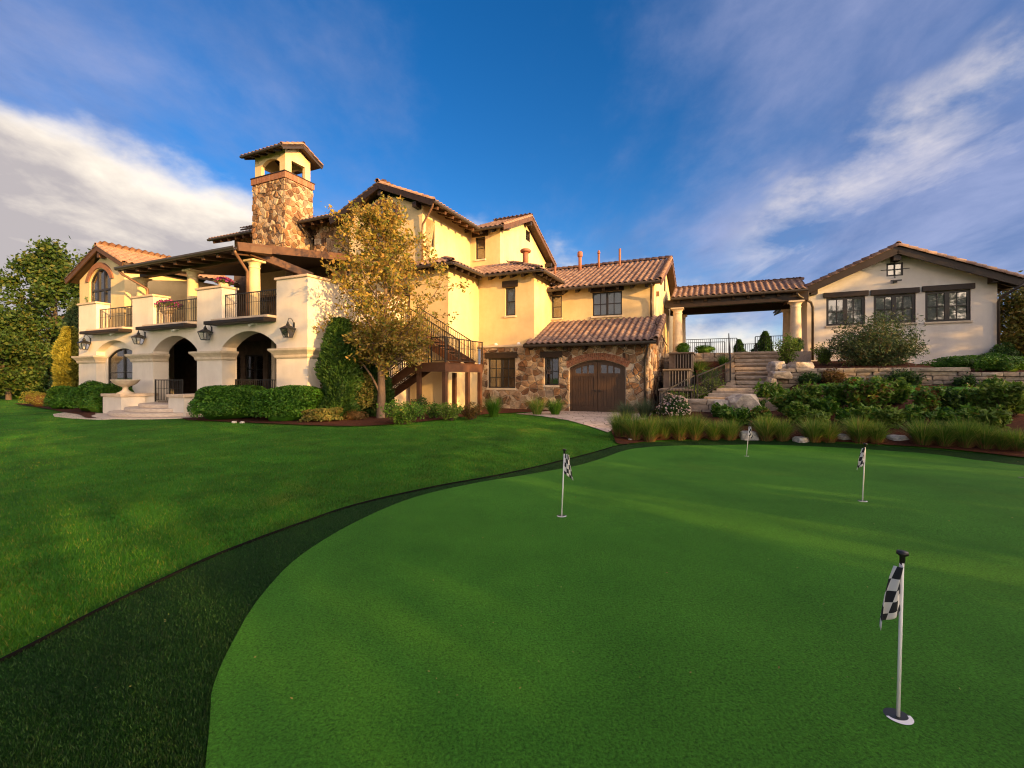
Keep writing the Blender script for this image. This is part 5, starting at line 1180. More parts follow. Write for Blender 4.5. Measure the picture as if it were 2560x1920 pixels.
def blades(n, R, H, spread, wid, seed, droop=.5, seg=4, lean=0):
    ang = rng.uniform(0, 2*PI, n); r0 = R*.30*np.sqrt(rng.random(n)); h = H*rng.uniform(.55, 1.05, n); sp_ = spread*rng.uniform(.15, 1.0, n)
    d = np.stack([np.cos(ang), np.sin(ang)], 1); base = d*r0[:, None]; V = []; side = np.stack([-d[:, 1], d[:, 0]], 1)
    tw = rng.uniform(-.8, .8, n); side = side*np.cos(tw)[:, None]+d*np.sin(tw)[:, None]
    for i in range(seg+1):
        s = i/seg; o = base+d*(sp_*(s**1.7))[:, None]; z = h*(s-droop*.35*s**3*(sp_/max(spread, 1e-3)))
        w_ = wid*(1-s**1.5*.93); c = np.concatenate([o, z[:, None]], 1); sw_ = np.concatenate([side*w_*.5, np.zeros((n, 1))], 1); V += [c-sw_, c+sw_]
    V = np.stack(V, 1); k = 2*(seg+1); Fq = np.array([(2*i, 2*i+1, 2*i+3, 2*i+2) for i in range(seg)]); Fq = (Fq[None]+np.arange(n)[:, None, None]*k).reshape(-1, 4)
    return V.reshape(-1, 3), Fq
def grass(lab, px, py, wpx, hpx, mat='grass_ornamental', straw=True, n=420, B=None, z=None, group='ornamental grass clumps'):
    X, Y, Z, t = place(px, py, True, B, z); W = wpx*VW*t/F0; H = hpx*VW*t/F0
    r = thing('grass_clump', lab, 'grass clump', (X, Y+.1, Z-.02), 0, group)
    V, Fq = blades(n, W*.5, H*1.12, W*.66, .015, 0, droop=.9); npmesh('blades', V, Fq, mat, r)
    if straw: V, Fq = blades(n//3, W*.6, H*.42, W*.42, .013, 0, seg=3); npmesh('dry_blades', V, Fq, 'grass_straw', r)
    return r
def limb(mb, p, q, r0, r1, bend=.15, seg=5, n=6):
    p = Vector(p); q = Vector(q); d = (q-p); o = Vector((random.uniform(-1, 1), random.uniform(-1, 1), random.uniform(-.2, .6)))*d.length*bend
    pts = [p.lerp(q, i/seg)+o*math.sin(PI*i/seg) for i in range(seg+1)]; mb.tube(pts, [r0+(r1-r0)*i/seg for i in range(seg+1)], n, cap=False); return pts
def tree(name, lab, loc, H, W, trunk_h, trunk_r, n_leaf, leaf, mat, bark='bark', shape='oval', limbs=22, twigs=7, spread=.5, group=None, fork=None, D=None, gap=.0, cs=None, seed=None, asp=.6):
    """trunk, limbs reaching into the crown, leaves round the twig ends"""
    if seed is not None: random.seed(seed)
    r = thing(name, lab, 'tree', loc, 0, group); mb = MB(); D = D or W; tips = []
    top = Vector((random.uniform(-.15, .15), random.uniform(-.1, .1), H*.90))
    pts = limb(mb, (0, 0, -.1), (top.x*.3, top.y*.3, trunk_h), trunk_r*1.15, trunk_r*.85, .02, 5, 10)
    pts2 = limb(mb, pts[-1], top, trunk_r*.85, .012, .05, 8, 8); axis = pts+pts2[1:]
    for e in (fork or []):
        lp = limb(mb, e[0], e[1], .05, .02, .08, 6, 7); tips += lp[4:]
        for k in range(10):
            b = lp[random.randint(3, 6)]; q = b+Vector((random.gauss(-.2, .4), random.gauss(0, .4), random.gauss(.4, .4)))*1.1; limb(mb, b, q, .012, .004, .1, 3, 4); tips += [b.lerp(q, .6), q]
    for i in range(limbs):
        f = (i+.5)/limbs; z = trunk_h*.95+(H-trunk_h)*(f**.9)*.92
        if shape == 'oval': w_ = math.sin(PI*min(1, .13+.80*f))**.75
        elif shape == 'pear': w_ = (1-abs(f-.34)**1.35*1.45)*.98 if f > .34 else .55+.45*f/.34
        elif shape == 'cone': w_ = (1-f)*.95+.05
        else: w_ = math.sqrt(max(0, 1-(1.7*f-.75)**2))
        a = i*2.4+random.uniform(-.4, .4); rad = w_*random.uniform(.62, 1.0)
        tgt = Vector((math.cos(a)*W/2*rad, math.sin(a)*D/2*rad, z+random.uniform(-.03, .05)*H)); s = max(trunk_h*.9, z-spread*Vector((tgt.x, tgt.y)).length*1.15-.2)
        src = min(axis, key=lambda p: abs(p.z-s)); lp = limb(mb, src, tgt, max(.018, trunk_r*.42*(1-f*.6)), .008, .12, 6, 6)
        for k in range(twigs):
            b = lp[random.randint(2, 6)]; ln = random.uniform(.10, .24)*W*(.6+.4*w_); dv = Vector((random.gauss(0, 1), random.gauss(0, 1), random.gauss(.45, .7))).normalized(); q = b+dv*ln
            limb(mb, b, q, .010, .004, .1, 3, 4); tips += [(b+(q-b)*t_) for t_ in (.45, .75, 1.0)]
        tips += [lp[-1], lp[-2], lp[-3]]
    mb.build('trunk', bark, r, smooth=True, fix=False)
    T = np.array([list(t_) for t_ in tips]); idx = rng.integers(0, len(T), n_leaf); cs = cs or W*.045
    C = T[idx]+rng.normal(size=(n_leaf, 3))*cs; C[:, 2] = np.maximum(C[:, 2], trunk_h*.6)
    leaves('crown', C, leaf*rng.uniform(.6, 1.3, n_leaf), mat, r, asp=asp, upk=.15); return r
def conifer(name, lab, px, py, wpx, hpx, mat, B=None, z=None, n=9000, leaf=.10, group=None, cat='conifer', pw=.75, depth=1.0, loc=None, size=None, taper=.06):
    if loc is None: X, Y, Z, t = place(px, py, True, B, z); W = wpx*VW*t/F0; H = hpx*VW*t/F0
    else: (X, Y, Z), (W, H) = loc, size
    SEED[0] += 1; r = thing(name, lab, cat, (X, Y+W*.35, Z-.03), 0, group)
    f = rng.random(n)**1.25; a = rng.uniform(0, 2*PI, n); rr_ = ((1-f)**pw*(1-taper)+taper)*(.55+.45*rng.random(n)**.5); lo = np.stack([np.cos(a), np.sin(a), f*3], 1)
    rr_ *= 1+.28*lump(lo*np.array([1, 1, 1.3]), 2.0, SEED[0])
    low = np.minimum(1, .55+f*6); p = np.stack([np.cos(a)*rr_*W/2*low, np.sin(a)*rr_*W/2*depth*low, f*H*.98+.03], 1); out = np.stack([np.cos(a), np.sin(a), np.full(n, .7)], 1)
    # long narrow sprays that point up and out
    ax = unit(out+rng.normal(size=(n, 3))*.45); s = (leaf*rng.uniform(.6, 1.3, n))[:, None]; sd2 = unit(np.cross(ax, rng.normal(size=(n, 3))))
    V = np.stack([p-ax*s*.5, p-sd2*s*.17, p+ax*s*.6, p+sd2*s*.17], 1).reshape(-1, 3); npmesh('foliage', V, np.arange(4*n).reshape(n, 4), mat, r)
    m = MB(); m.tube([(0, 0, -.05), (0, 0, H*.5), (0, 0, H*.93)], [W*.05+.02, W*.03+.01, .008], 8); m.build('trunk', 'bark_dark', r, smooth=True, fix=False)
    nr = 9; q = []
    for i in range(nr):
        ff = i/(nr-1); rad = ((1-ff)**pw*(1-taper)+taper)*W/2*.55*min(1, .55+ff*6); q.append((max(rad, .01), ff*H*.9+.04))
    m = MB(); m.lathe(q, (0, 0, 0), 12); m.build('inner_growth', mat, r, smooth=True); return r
def airy(name, lab, cat, px, py, wpx, hpx, mat, n=4000, leaf=.09, stems=26, B=None, z=None, bark='bark_dark', group=None, asp=.5, fl=None, cs=.10, depth=.8, upr=.35):
    """open shrub: stems fanning from the base, leaves along them"""
    X, Y, Z, t = place(px, py, True, B, z); W = wpx*VW*t/F0; H = hpx*VW*t/F0
    r = thing(name, lab, cat, (X, Y+W*.25, Z-.02), 0, group); mb = MB(); T = []
    for i in range(stems):
        a = i*2.4; f = math.sqrt((i+.5)/stems); e = Vector((math.cos(a)*W/2*f, math.sin(a)*W/2*depth*f, H*(1-upr*f*f)*random.uniform(.75, 1.05)))
        lp = limb(mb, (e.x*.08, e.y*.08, 0), e, .012+.004*H, .004, .10, 6, 5)
        for k in range(5):
            b = lp[random.randint(2, 6)]; q = b+Vector((random.gauss(0, .5), random.gauss(0, .5), random.gauss(.5, .35)))*W*.13; limb(mb, b, q, .006, .003, .1, 2, 4); T += [b.lerp(q, .5), q]
        T += lp[2:]
    mb.build('stems', bark, r, smooth=True, fix=False); T = np.array([list(t_) for t_ in T]); C = T[rng.integers(0, len(T), n)]+rng.normal(size=(n, 3))*W*cs*.5; C[:, 2] = np.maximum(C[:, 2], .03)
    leaves('foliage', C, leaf*rng.uniform(.6, 1.3, n), mat, r, asp=asp, upk=.2)
    if fl: C = T[rng.integers(len(T)//3, len(T), fl[1])]+rng.normal(size=(fl[1], 3))*W*.05; C[:, 2] += H*.06; leaves('flowers', C, fl[2]*rng.uniform(.6, 1.2, fl[1]), fl[0], r, asp=.9, upk=.8)['kind'] = 'stuff'
    return r
# ---- hedges and bushes at the left of the house
mound('clipped_hedge', 'clipped green hedge mound just right of the patio steps', 'hedge', 470, 910, 152, 78, 'leaf_hedge', .095, 15000, 3.2, depth=.75, lumps=.12)
mound('clipped_hedge', 'clipped green hedge mound under the wide pier beside the arcade', 'hedge', 602, 913, 146, 78, 'leaf_hedge', .095, 15000, 3.2, depth=.75, lumps=.12)
mound('clipped_hedge', 'clipped green hedge left of the urn pedestal', 'hedge', 178, 893, 92, 66, 'leaf_hedge', .095, 9000, 3.0, depth=.8, lumps=.14)
mound('clipped_hedge', 'clipped green hedge between the gold shrub and the hedge by the urn', 'hedge', 118, 886, 64, 52, 'leaf_hedge', .095, 6000, 3.0, depth=.8, lumps=.14)
mound('clipped_hedge', 'hedge growing behind the urn against the arcade wall', 'hedge', 240, 876, 110, 52, 'leaf_hedge', .095, 6000, 3.0, B=12.0, z=.05, depth=.35, lumps=.12)
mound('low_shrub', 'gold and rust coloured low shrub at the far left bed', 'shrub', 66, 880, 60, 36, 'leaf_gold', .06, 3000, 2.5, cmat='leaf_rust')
mound('low_hedge', 'low dark hedge under the trees at the left edge', 'hedge', 18, 862, 66, 26, 'leaf_hedge', .08, 3000, 3, depth=.6)
conifer('arborvitae', 'tall golden lit arborvitae at the left corner of the house', 128, 866, 66, 176, 'leaf_gold', n=16000, leaf=.20, pw=.40, B=13.4, z=0)
conifer('arborvitae', 'taller dark green arborvitae behind the golden one at the house corner', 141, 858, 74, 232, 'leaf_juniper', n=16000, leaf=.20, pw=.55, B=15.6, z=0)
x, y = h2w(-13.15, 13.0); conifer('arborvitae', 'dark tall yew filling the corner between the arcade and the wooden stairs', 0, 0, 0, 0, 'leaf_dark', n=15000, leaf=.15, pw=.26, loc=(x, y-.5, 0), size=(1.6, 4.0))
x, y = h2w(-13.0, 14.6); conifer('arborvitae', 'dark upright yew behind the pear trunk near the stairs', 0, 0, 0, 0, 'leaf_dark', n=12000, leaf=.15, pw=.30, loc=(x, y-.5, 0), size=(1.7, 3.7))
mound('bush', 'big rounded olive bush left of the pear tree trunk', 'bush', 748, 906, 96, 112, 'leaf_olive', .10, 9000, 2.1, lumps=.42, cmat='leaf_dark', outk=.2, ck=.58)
mound('bush', 'low spreading bush in front of the big olive bush', 'bush', 688, 914, 84, 34, 'leaf_olive', .085, 3000, 2.2, depth=.6, lumps=.4, ck=.6)
mound('bush', 'rusty low bush in the mulch left of the pear trunk', 'bush', 762, 910, 46, 24, 'leaf_rust', .055, 1500, 2.2)
airy('leafy_shrub', 'leafy green shrub just right of the pear tree trunk', 'shrub', 866, 919, 96, 46, 'leaf_mid', 3200, .085, 30)
airy('leafy_shrub', 'leafy shrub under the left stair post', 'shrub', 938, 906, 46, 34, 'leaf_mid', 1600, .08, 18)
airy('leafy_shrub', 'pale leafy shrub under the corner stair post', 'shrub', 974, 910, 54, 40, 'leaf_lime', 1600, .08, 18)
airy('leafy_shrub', 'reddish leafy shrub under the right stair post', 'shrub', 1018, 908, 50, 36, 'leaf_rust', 1500, .075, 18)
airy('leafy_shrub', 'dark leafy shrub behind the mulch between the stair posts', 'shrub', 905, 900, 48, 40, 'leaf_dark', 1500, .08, 16, B=14.9)
grass('upright grass clump at the left corner of the stone wall', 1066, 901, 54, 50, 'leaf_hedge', False, 420)
grass('grass clump left of the garage door, the left one of the pair', 1160, 897, 56, 46, n=420, straw=False)
grass('grass clump left of the garage door, the right one of the pair', 1200, 897, 54, 42, 'leaf_hedge', False, 420)
grass('bluish grass clump right of the garage door, left half', 1356, 906, 56, 44, 'leaf_blue', False, 480)
grass('bluish grass clump right of the garage door, right half', 1394, 904, 54, 48, 'leaf_blue', False, 480)
# ---- grasses edging the green
ORD = ['first', 'second', 'third', 'fourth', 'fifth', 'sixth', 'seventh', 'eighth', 'ninth', 'tenth', 'eleventh', 'twelfth', 'thirteenth', 'fourteenth', 'fifteenth', 'sixteenth', 'seventeenth', 'eighteenth', 'nineteenth', 'twentieth']
row = [(1342, 946, 56, 54), (1372, 953, 58, 56), (1404, 955, 56, 54), (1436, 950, 50, 46), (1470, 951, 56, 52), (1504, 951, 54, 52), (1545, 952, 50, 42), (1580, 952, 50, 44), (1660, 953, 58, 52), (1694, 954, 52, 46), (1762, 956, 60, 50), (1796, 957, 50, 46), (1862, 958, 62, 54), (1898, 960, 54, 48), (2000, 964, 66, 56), (2046, 967, 62, 52), (2092, 970, 62, 64), (2136, 973, 58, 56), (2172, 975, 54, 46), (2206, 978, 56, 48)]
for i, (px, py, w_, h_) in enumerate(row):
    grass('%s grass clump from the left along the back edge of the putting green' % ORD[i], px, py, w_*1.15, h_*1.15, 'grass_ornamental', True, 700, group='grass clumps edging the putting green')
# ---- perennials on the bank
mound('flowering_bush', 'bush covered in pink and white blossoms beside the low block wall', 'bush', 1468, 908, 70, 52, 'leaf_dark', .06, 3000, 2.2, extra=('flower_white', 420, .085), depth=.9)
bank = [(1672, 884, 62, 46, 'leaf_mid', 'dark leafy perennial at the right foot of the stone steps'), (1706, 898, 60, 40, 'leaf_mid', 'leafy perennial in front of the steps, left part of the bank'), (1752, 896, 66, 54, 'leaf_mid', 'broad leafy perennial right of the stone steps'), (1790, 906, 50, 40, 'leaf_hedge', 'bright green perennial above the middle grasses'), (1818, 886, 62, 52, 'leaf_mid', 'tall dark perennial below the retaining wall shrubs'), (1862, 896, 56, 62, 'leaf_rust', 'bronze tipped perennial, left one of two in the middle bank'), (1902, 898, 60, 66, 'leaf_rust', 'bronze tipped perennial, right one of two in the middle bank'), (1946, 880, 54, 46, 'leaf_mid', 'green perennial right of the bronze tipped pair'), (2012, 906, 52, 62, 'leaf_gold', 'tall yellow green perennial in the middle of the right bank'), (2062, 896, 70, 50, 'leaf_dark', 'dark perennial right of the yellow green one'), (2108, 892, 62, 48, 'leaf_mid', 'leafy perennial near the right end of the bank'), (2150, 900, 66, 56, 'leaf_lime', 'light green perennial near the right edge of the bank'), (2198, 906, 70, 66, 'leaf_lime', 'light green perennial cut by the right edge of the frame'), (1600, 925, 70, 34, 'leaf_hedge', 'low green plant behind the grasses left of the pointed rock'), (1648, 922, 40, 34, 'leaf_rust', 'reddish plant behind the pointed white rock'), (1560, 905, 36, 24, 'leaf_hedge', 'small green mound under the orange boulder'), (1632, 896, 44, 26, 'leaf_dark', 'dark low plant right of the pale lichen boulder'), (1726, 920, 46, 40, 'leaf_mid', 'leafy plant between the bank and the front grasses'), (1836, 924, 44, 32, 'leaf_hedge', 'small green plant above the middle white rock'), (1775, 930, 46, 34, 'leaf_lime', 'lime plant low on the bank left of the middle flag'), (1880, 926, 50, 40, 'leaf_mid', 'green plant low on the bank below the bronze tipped pair'), (1935, 930, 50, 38, 'leaf_lime', 'lime plant low on the bank right of the middle flag'), (1985, 925, 46, 40, 'leaf_mid', 'green plant low on the bank left of the yellow green one'), (2050, 934, 52, 40, 'leaf_hedge', 'green plant low on the right bank behind the grasses'), (2104, 932, 54, 44, 'leaf_mid', 'leafy plant low on the right bank behind the tall grass'), (2160, 938, 56, 44, 'leaf_lime', 'lime plant low on the bank near the right edge')]
for px, py, w_, h_, mt, lb in bank:
    tip = mt in ('leaf_rust', 'leaf_gold'); airy('perennial', lb, 'plant', px, py, w_*.98, h_*1.15, 'leaf_mid' if tip else mt, 1250, .17, 22, cs=.10, asp=.40, upr=.25, group='perennials on the planted bank', fl=('leaf_rust' if tip else 'leaf_lime', 300 if tip else 260, .13))
    # shares one group: leafy plants on the slope
up_ = [(1757, 833, 44, 32, 'leaf_dark', 'dark shrub at the left foot of the retaining wall'), (1808, 832, 50, 36, 'leaf_rust', 'reddish topped shrub before the retaining wall'), (1852, 836, 34, 24, 'leaf_mid', 'small shrub before the middle of the retaining wall'), (1908, 834, 44, 22, 'leaf_mid', 'low shrub before the retaining wall left of the dark round one'), (1970, 841, 62, 38, 'leaf_dark', 'dark round shrub hiding part of the retaining wall'), (2094, 845, 40, 26, 'leaf_dark', 'dark shrub at the step down in the retaining wall'), (2155, 846, 34, 24, 'leaf_mid', 'small shrub before the lower right end of the retaining wall')]
for px, py, w_, h_, mt, lb in up_:
    airy('wall_shrub', lb, 'shrub', px, py, w_, h_, mt, 2400, .10, 26, B=21.55, cs=.16, z=1.22, group='shrubs along the retaining wall')
# ---- planting between the tiers and the steps
def slope_plant(fn, lab, a, b, *args, **k):
    x, y = h2w(a, b); return x, y
def px_of(a, b, z): x, y = h2w(a, b); return (CX+F0*x/y)/VW, (HY-F0*(z-CH)/y)/VW
for (a, b, w_, h_, mt, lb, fl) in ((-.75, 20.2, 46, 34, 'leaf_lime', 'cream flowering plant left of the lower stone steps', ('flower_cream', 160, .05)), (-1.45, 19.8, 44, 28, 'leaf_mid', 'green plant at the left end of the cream flowering bed', ('flower_cream', 60, .05)), (-.35, 23.0, 52, 26, 'leaf_hedge', 'green plant with small pale flowers in the middle of the sloping bed', ('flower_cream', 90, .05)), (-.2, 21.6, 46, 28, 'leaf_lime', 'yellow green plant below the small flowers of the sloping bed', ('flower_cream', 60, .05))):
    px, py = px_of(a, b, GB2(a, b)); airy('perennial', lb, 'plant', px, py, w_, h_, mt, 1500, .08, 22, B=b, z=GB2(a, b), cs=.18, fl=fl)
for (a, b, w_, h_, mt, lb) in ((-.9, 25.2, 60, 24, 'grass_ornamental', 'fine grass clump at the top left of the sloping bed'), (.25, 25.4, 36, 34, 'leaf_hedge', 'dense green grass clump beside the upper stone flight')):
    px, py = px_of(a, b, GB2(a, b)); grass(lb, px, py, w_, h_, mt, False, 420, B=b, z=GB2(a, b))
# ---- upper terrace
mound('clipped_box', 'round clipped box ball at the left breezeway column', 'shrub', 1480, 770, 30, 26, 'leaf_hedge', .06, 2200, 2.2, B=27.9, z=TZ, depth=1, lumps=.06)
mound('clipped_box', 'low clipped box mound right of the left breezeway column', 'shrub', 1527, 770, 42, 20, 'leaf_hedge', .06, 2200, 2.3, B=27.9, z=TZ, depth=.8, lumps=.06)
mound('clipped_box', 'dark clipped box beside the right breezeway column', 'shrub', 1728, 775, 26, 32, 'leaf_dark', .06, 1600, 2.3, B=27.7, z=TZ, depth=.9, lumps=.06)
conifer('spruce', 'small dark spruce beyond the fence gap, seen through the breezeway', 1604, 768, 44, 52, 'leaf_dark', B=46, z=TZ, n=3500, leaf=.25, pw=.9)
conifer('spruce', 'larger dark spruce behind the right fence section, seen through the breezeway', 1664, 768, 56, 68, 'leaf_dark', B=44, z=TZ, n=4500, leaf=.25, pw=.9)
x, y = h2w(3.2, 24.4); zz = GU(x, y)
px, py = px_of(3.0, 24.6, 2.1); airy('broadleaf_shrub', 'light green upright shrub by the brown boulder at the stair top', 'shrub', 1707, py, 46, 66, 'leaf_lime', 1500, .11, 20, B=24.6, z=2.12, cs=.14, upr=.2)
airy('broadleaf_shrub', 'light green shrub against the outbuilding wall by the downspout', 'shrub', 1788, 798, 42, 46, 'leaf_lime', 1400, .10, 20, B=25.4, z=2.18, cs=.14, upr=.25)
airy('juniper', 'large open juniper with twisted branches before the outbuilding windows', 'shrub', 1928, 806, 196, 112, 'leaf_juniper', 15000, .15, 60, B=24.6, z=2.0, cs=.075, upr=.62, asp=.3, bark='bark')
mound('spreading_juniper', 'low dark spreading juniper under the right outbuilding window', 'shrub', 2096, 812, 130, 32, 'leaf_hedge', .09, 5000, 2.4, B=25.2, z=1.98, depth=.5, lumps=.35)
mound('spreading_juniper', 'low dark spreading juniper at the right corner of the outbuilding', 'shrub', 2190, 822, 110, 40, 'leaf_hedge', .09, 5000, 2.4, B=24.2, z=1.85, depth=.5, lumps=.35)
# ---- trees
X, Y, Z, t = gp(951, 1047); random.seed(3)
PT = (X, Y, G(X, Y))
tree('pear_tree', 'slender pear tree with sparse gold green leaves before the house', PT, 8.8, 5.8, 2.05, .15, 16000, .16, 'leaf_pear', 'bark', 'pear', 46, 8, .95, D=5.0, cs=.11, asp=.50, seed=5, fork=[((0, 0, .95), (-1.5, -.3, 2.9)), ((0, 0, 1.7), (1.7, -.4, 3.0))])
tl_ = [('large green maple behind the left end of the house', (-36.8, 36.5, 0), 13.2, 7.4, 2.6, .30, 15000, .32, 'leaf_tree', 41),
       ('dark green tree cut by the left edge of the frame', (-45.5, 37.5, 0), 8.6, 6.0, 1.6, .26, 9000, .30, 'leaf_dark', 43),
       ('spreading green tree in the shade left of the golden arborvitae', (-36.5, 33.0, 0), 6.4, 5.2, .8, .16, 12000, .24, 'leaf_tree', 44),
       ('low branching tree in the shade beneath the large maple', (-40.5, 35.2, 0), 6.6, 6.6, .6, .18, 13000, .26, 'leaf_dark', 45)]
for lb, loc, H, W, th_, r_, n, lf, mt, sd_ in tl_:
    tree('leafy_tree', lb, loc, H, W, th_, r_, n, lf, mt, 'bark_dark', 'round', 20, 7, .6, seed=sd_, cs=.30)
x, y = h2w(13.9, 31.2); tree('crabapple_tree', 'crabapple tree with olive gold leaves right of the outbuilding', (x, y, 1.6), 4.9, 4.0, .9, .14, 9000, .19, 'leaf_olive', 'bark_dark', 'round', 24, 7, .6, seed=51, cs=.3)
x, y = h2w(16.2, 33.5); tree('leafy_tree', 'dark green tree behind the crabapple at the right edge', (x, y, 1.6), 5.0, 5.0, .8, .16, 9000, .2, 'leaf_tree', 'bark_dark', 'round', 24, 7, .6, seed=52, cs=.35)
mound('shrub', 'dark green shrub at the foot of the crabapple tree', 'shrub', 2185, 800, 76, 60, 'leaf_dark', .10, 4000, 2.3, B=28.5, z=1.9, depth=.6, lumps=.3)
# shrubs that close the view under the left trees
for i, (px, B, w_, h_) in enumerate(((10, 30, 120, 90), (80, 33, 120, 70))):
    mound('shrub', ('dark shrub mass under the trees at the far left edge', 'dark shrub mass under the large maple behind the low hedge')[i], 'shrub', px, 850, w_, h_, 'leaf_dark', .2, 6000, 2.3, B=B-14, z=0, depth=.4, lumps=.3)
# shade trees beyond the right of the frame, whose shadows fall across the lawn and walls
shade = [(15.5, -8.6, 12.6, 8.5), (21.5, -6.0, 10.6, 8.5), (27.0, -1.5, 10.4, 8.5), (33.0, 2.5, 12.0, 9), (38.5, 7.5, 13.0, 9), (44.0, 13.5, 13.0, 9), (11.0, -14.0, 12.4, 8.5)]
sn = [12500, 5600, 5000, 5500, 6400, 6000, 11000]
pos = ['nearest the camera', 'second along', 'third along', 'fourth along', 'fifth along', 'at the far end', 'farthest behind the camera']
for i, (x, y, H, W) in enumerate(shade):
    tree('shade_tree', 'tall leafy shade tree standing off to the right of the lawn, %s' % pos[i], (x, y, 0), H, W, 1.0, .26, sn[i], .34, 'leaf_tree', 'bark_dark', 'round', 22, 6, .6, seed=61+i, cs=.42, group='shade trees beside the lawn')
# ---- flower bowls on the parapet
def bowl(lab, a, b, z, fl, k=1):
    x, y = h2w(a, b); r = thing('flower_bowl', lab, 'planter', (x, y, z), 0)
    m = MB(); m.lathe([(.14*k, 0), (.22*k, .10), (.30*k, .22), (.31*k, .26), (.26*k, .26)], (0, 0, 0), 20); m.build('bowl', 'cap_stone', r, smooth=True)
    p, u = ell(700, .95*k, .8*k, .42*k, 3, shell=.5); p[:, 2] += .16; leaves('foliage', p, .08*rng.uniform(.6, 1.2, 700), 'leaf_mid', r)
    p, u = ell(320, 1.0*k, .85*k, .46*k, 4, shell=.2); p[:, 2] += .18; leaves('flowers', p, .085*rng.uniform(.6, 1.2, 320), fl, r, asp=.9)['kind'] = 'stuff'
bowl('bowl of purple and pink flowers behind the middle balcony railing', aF(415, 12.9), 13.0, ZL+.35+.35, 'flower_purple', 1.1)
m = MB(); x, y = h2w(aF(415, 12.9), 13.0); m.lathe([(.2, 0), (.14, .08), (.12, .5), (.18, .74)], (x, y, ZL-.06), 14); tag(m.build('plant_stand', 'cap_stone', None, smooth=True), 'stone plant stand under the purple flower bowl on the terrace', 'stand')
bowl('purple petunias on top of the third parapet block', (ax['p3l']+ax['p3r'])/2, BL+.65, ZT+.10, 'flower_purple', .8)
airy('potted_plant', 'small olive plant on the leftmost parapet block', 'plant', 222/VW, 757/VW, 26, 22, 'leaf_mid', 400, .08, 10, B=BL+.5, z=ZT+.10)
# ============================================================ TURF BLADES
def npin(x, y, poly):
    c = np.zeros(len(x), bool); P_ = np.array(poly); m_ = len(P_)
    for i in range(m_):
        (x0, y0), (x1, y1) = P_[i], P_[(i+1) % m_]
        if y0 == y1: continue
        c ^= ((y0 > y) != (y1 > y)) & (x < (x1-x0)*(y-y0)/(y1-y0)+x0)
    return c
def npG(x, y):
    S_ = lambda e0, e1, v: (lambda t: t*t*(3-2*t))(np.clip((v-e0)/(e1-e0), 0, 1)); L_ = lambda e0, e1, v: np.clip((v-e0)/(e1-e0), 0, 1)
    a = x*CO+y*SI; b = -x*SI+y*CO
    z = .06-.31*S_(4, 11, y)*S_(-2, 4, x)*(1-.8*S_(12.5, 19, y))
    h = S_(-3.2, 2.2, a)*(1.28*(.5*S_(13.8, 19.4, b)+.5*L_(13.8, 19.4, b))+.14*L_(19.4, 21.8, b)); f = S_(1.5, 3.1, a)
    return z+h*f+np.minimum(h, .42)*(1-f)
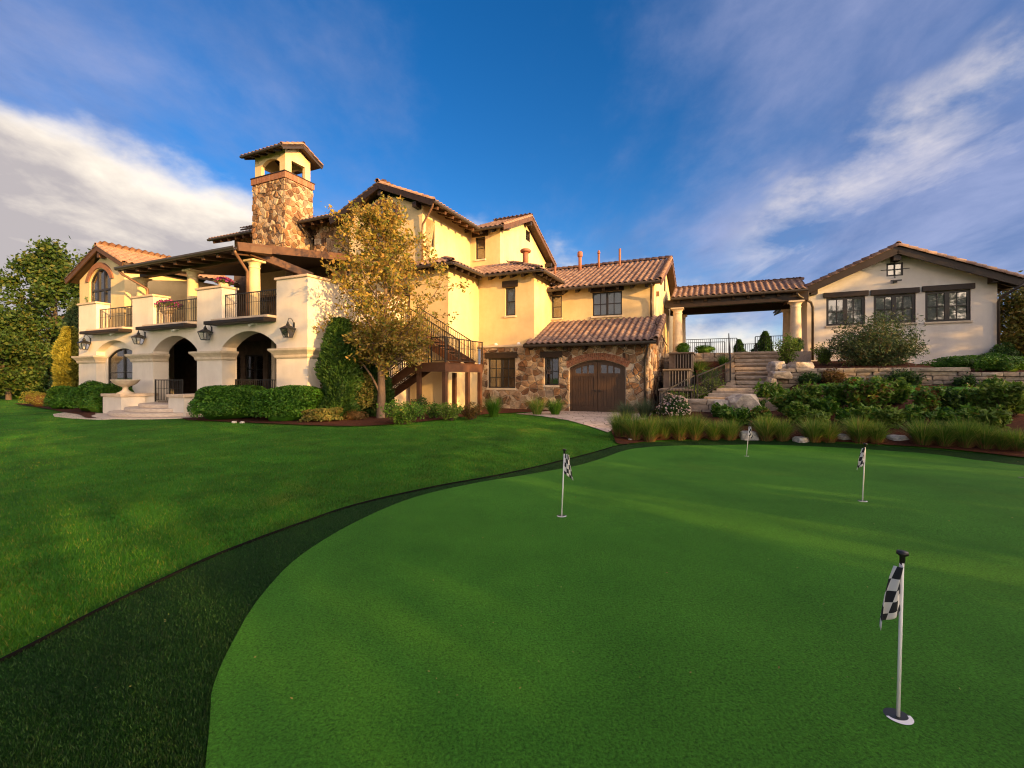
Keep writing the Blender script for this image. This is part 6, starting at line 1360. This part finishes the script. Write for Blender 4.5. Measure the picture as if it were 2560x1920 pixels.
def turf(name, lab, n, region, avoid, mat, h, wd, rmax, rmin=1.2, pw=1.0, dz=0, zf=G, ang=(-.95, .95), kind='stuff', edge=None):
    """blades, thinned out with distance"""
    u = rng.random(n*4); d = rmin*(rmax/rmin)**(u**pw); th_ = rng.uniform(ang[0], ang[1], n*4); X_ = d*np.tan(th_); Y_ = d
    ok = np.ones(n*4, bool) if region is None else npin(X_, Y_, region)
    for q in avoid: ok &= ~npin(X_, Y_, q)
    keep = np.nonzero(ok)[0][:n]; X_, Y_ = X_[keep], Y_[keep]; n = len(keep); Zg = npG(X_, Y_)+dz; k = np.maximum(1, np.sqrt(Y_/4.0))
    if edge is not None:                 # extra blades straggling over the cut edge
        E_ = np.array(edge); k_ = rng.integers(0, len(E_)-1, 16000); f_ = rng.random(16000)[:, None]; Q_ = E_[k_]*(1-f_)+E_[k_+1]*f_+rng.normal(size=(16000, 2))*.014; Q_ = Q_[Q_[:, 1] > 1.2]
        X_ = np.concatenate([X_, Q_[:, 0]]); Y_ = np.concatenate([Y_, Q_[:, 1]]); n = len(X_); Zg = npG(X_, Y_)+dz+.006; k = np.maximum(1, np.sqrt(Y_/4.0))
    a = rng.uniform(0, 2*PI, n); hh = h*rng.uniform(.5, 1.2, n); w_ = wd*k*rng.uniform(.7, 1.2, n); ln = hh*rng.uniform(.2, .9, n); la = rng.uniform(0, 2*PI, n)
    b = np.stack([X_, Y_, Zg-.004], 1); sx = np.stack([np.cos(a)*w_/2, np.sin(a)*w_/2, np.zeros(n)], 1); tp = b+np.stack([np.cos(la)*ln, np.sin(la)*ln, hh], 1)
    V = np.stack([b-sx, b+sx, tp], 1).reshape(-1, 3); o = npmesh(name, V, np.arange(3*n).reshape(n, 3), mat, None, kind=kind); o['label'] = lab; o['category'] = 'grass'; return o
simp = lambda l, k=3: l[::k]
turf('lawn_grass', 'short mown green grass of the lawn', 420000, None, [simp(outl), simp(bed1), simp(bed2), simp(front, 3)+bed3[len(front):], path], 'grass_lawn', .036, .006, 32, pw=1.0)
turf('fringe_grass', 'dark coarse turf of the fringe round the putting green', 320000, simp(outl), [simp(inner)], 'grass_fringe', .016, .0042, 16, dz=.014, pw=1.5, edge=inner)
turf('green_grass', 'very short dense turf of the putting green', 160000, simp(inner), [], 'grass_green', .009, .0035, 9, dz=.028, pw=1.0)

# a few fallen leaves and clippings on the turf
n = 260; u = rng.random(n); d = 2.2*(26/2.2)**u; th_ = rng.uniform(-.9, .85, n); X_ = d*np.tan(th_); Y_ = d; Cn = np.stack([X_, Y_, npG(X_, Y_)+.036+.006*rng.random(n)], 1)
ok = ~(npin(X_, Y_, bed1) | npin(X_, Y_, bed2) | npin(X_, Y_, bed3)) & (Y_ < 24) & (w2h(X_, Y_)[1] < np.where(w2h(X_, Y_)[0] < -14, 9.0, 16.5))
o = leaves('fallen_leaves', Cn[ok], .016*rng.uniform(.5, 1.4, ok.sum())*np.sqrt(np.maximum(1, Y_[ok]/4)), 'leaf_olive', None, upk=2.2); o['kind'] = 'stuff'; o['label'] = 'dry fallen leaves and clippings scattered on the turf'; o['category'] = 'leaves'
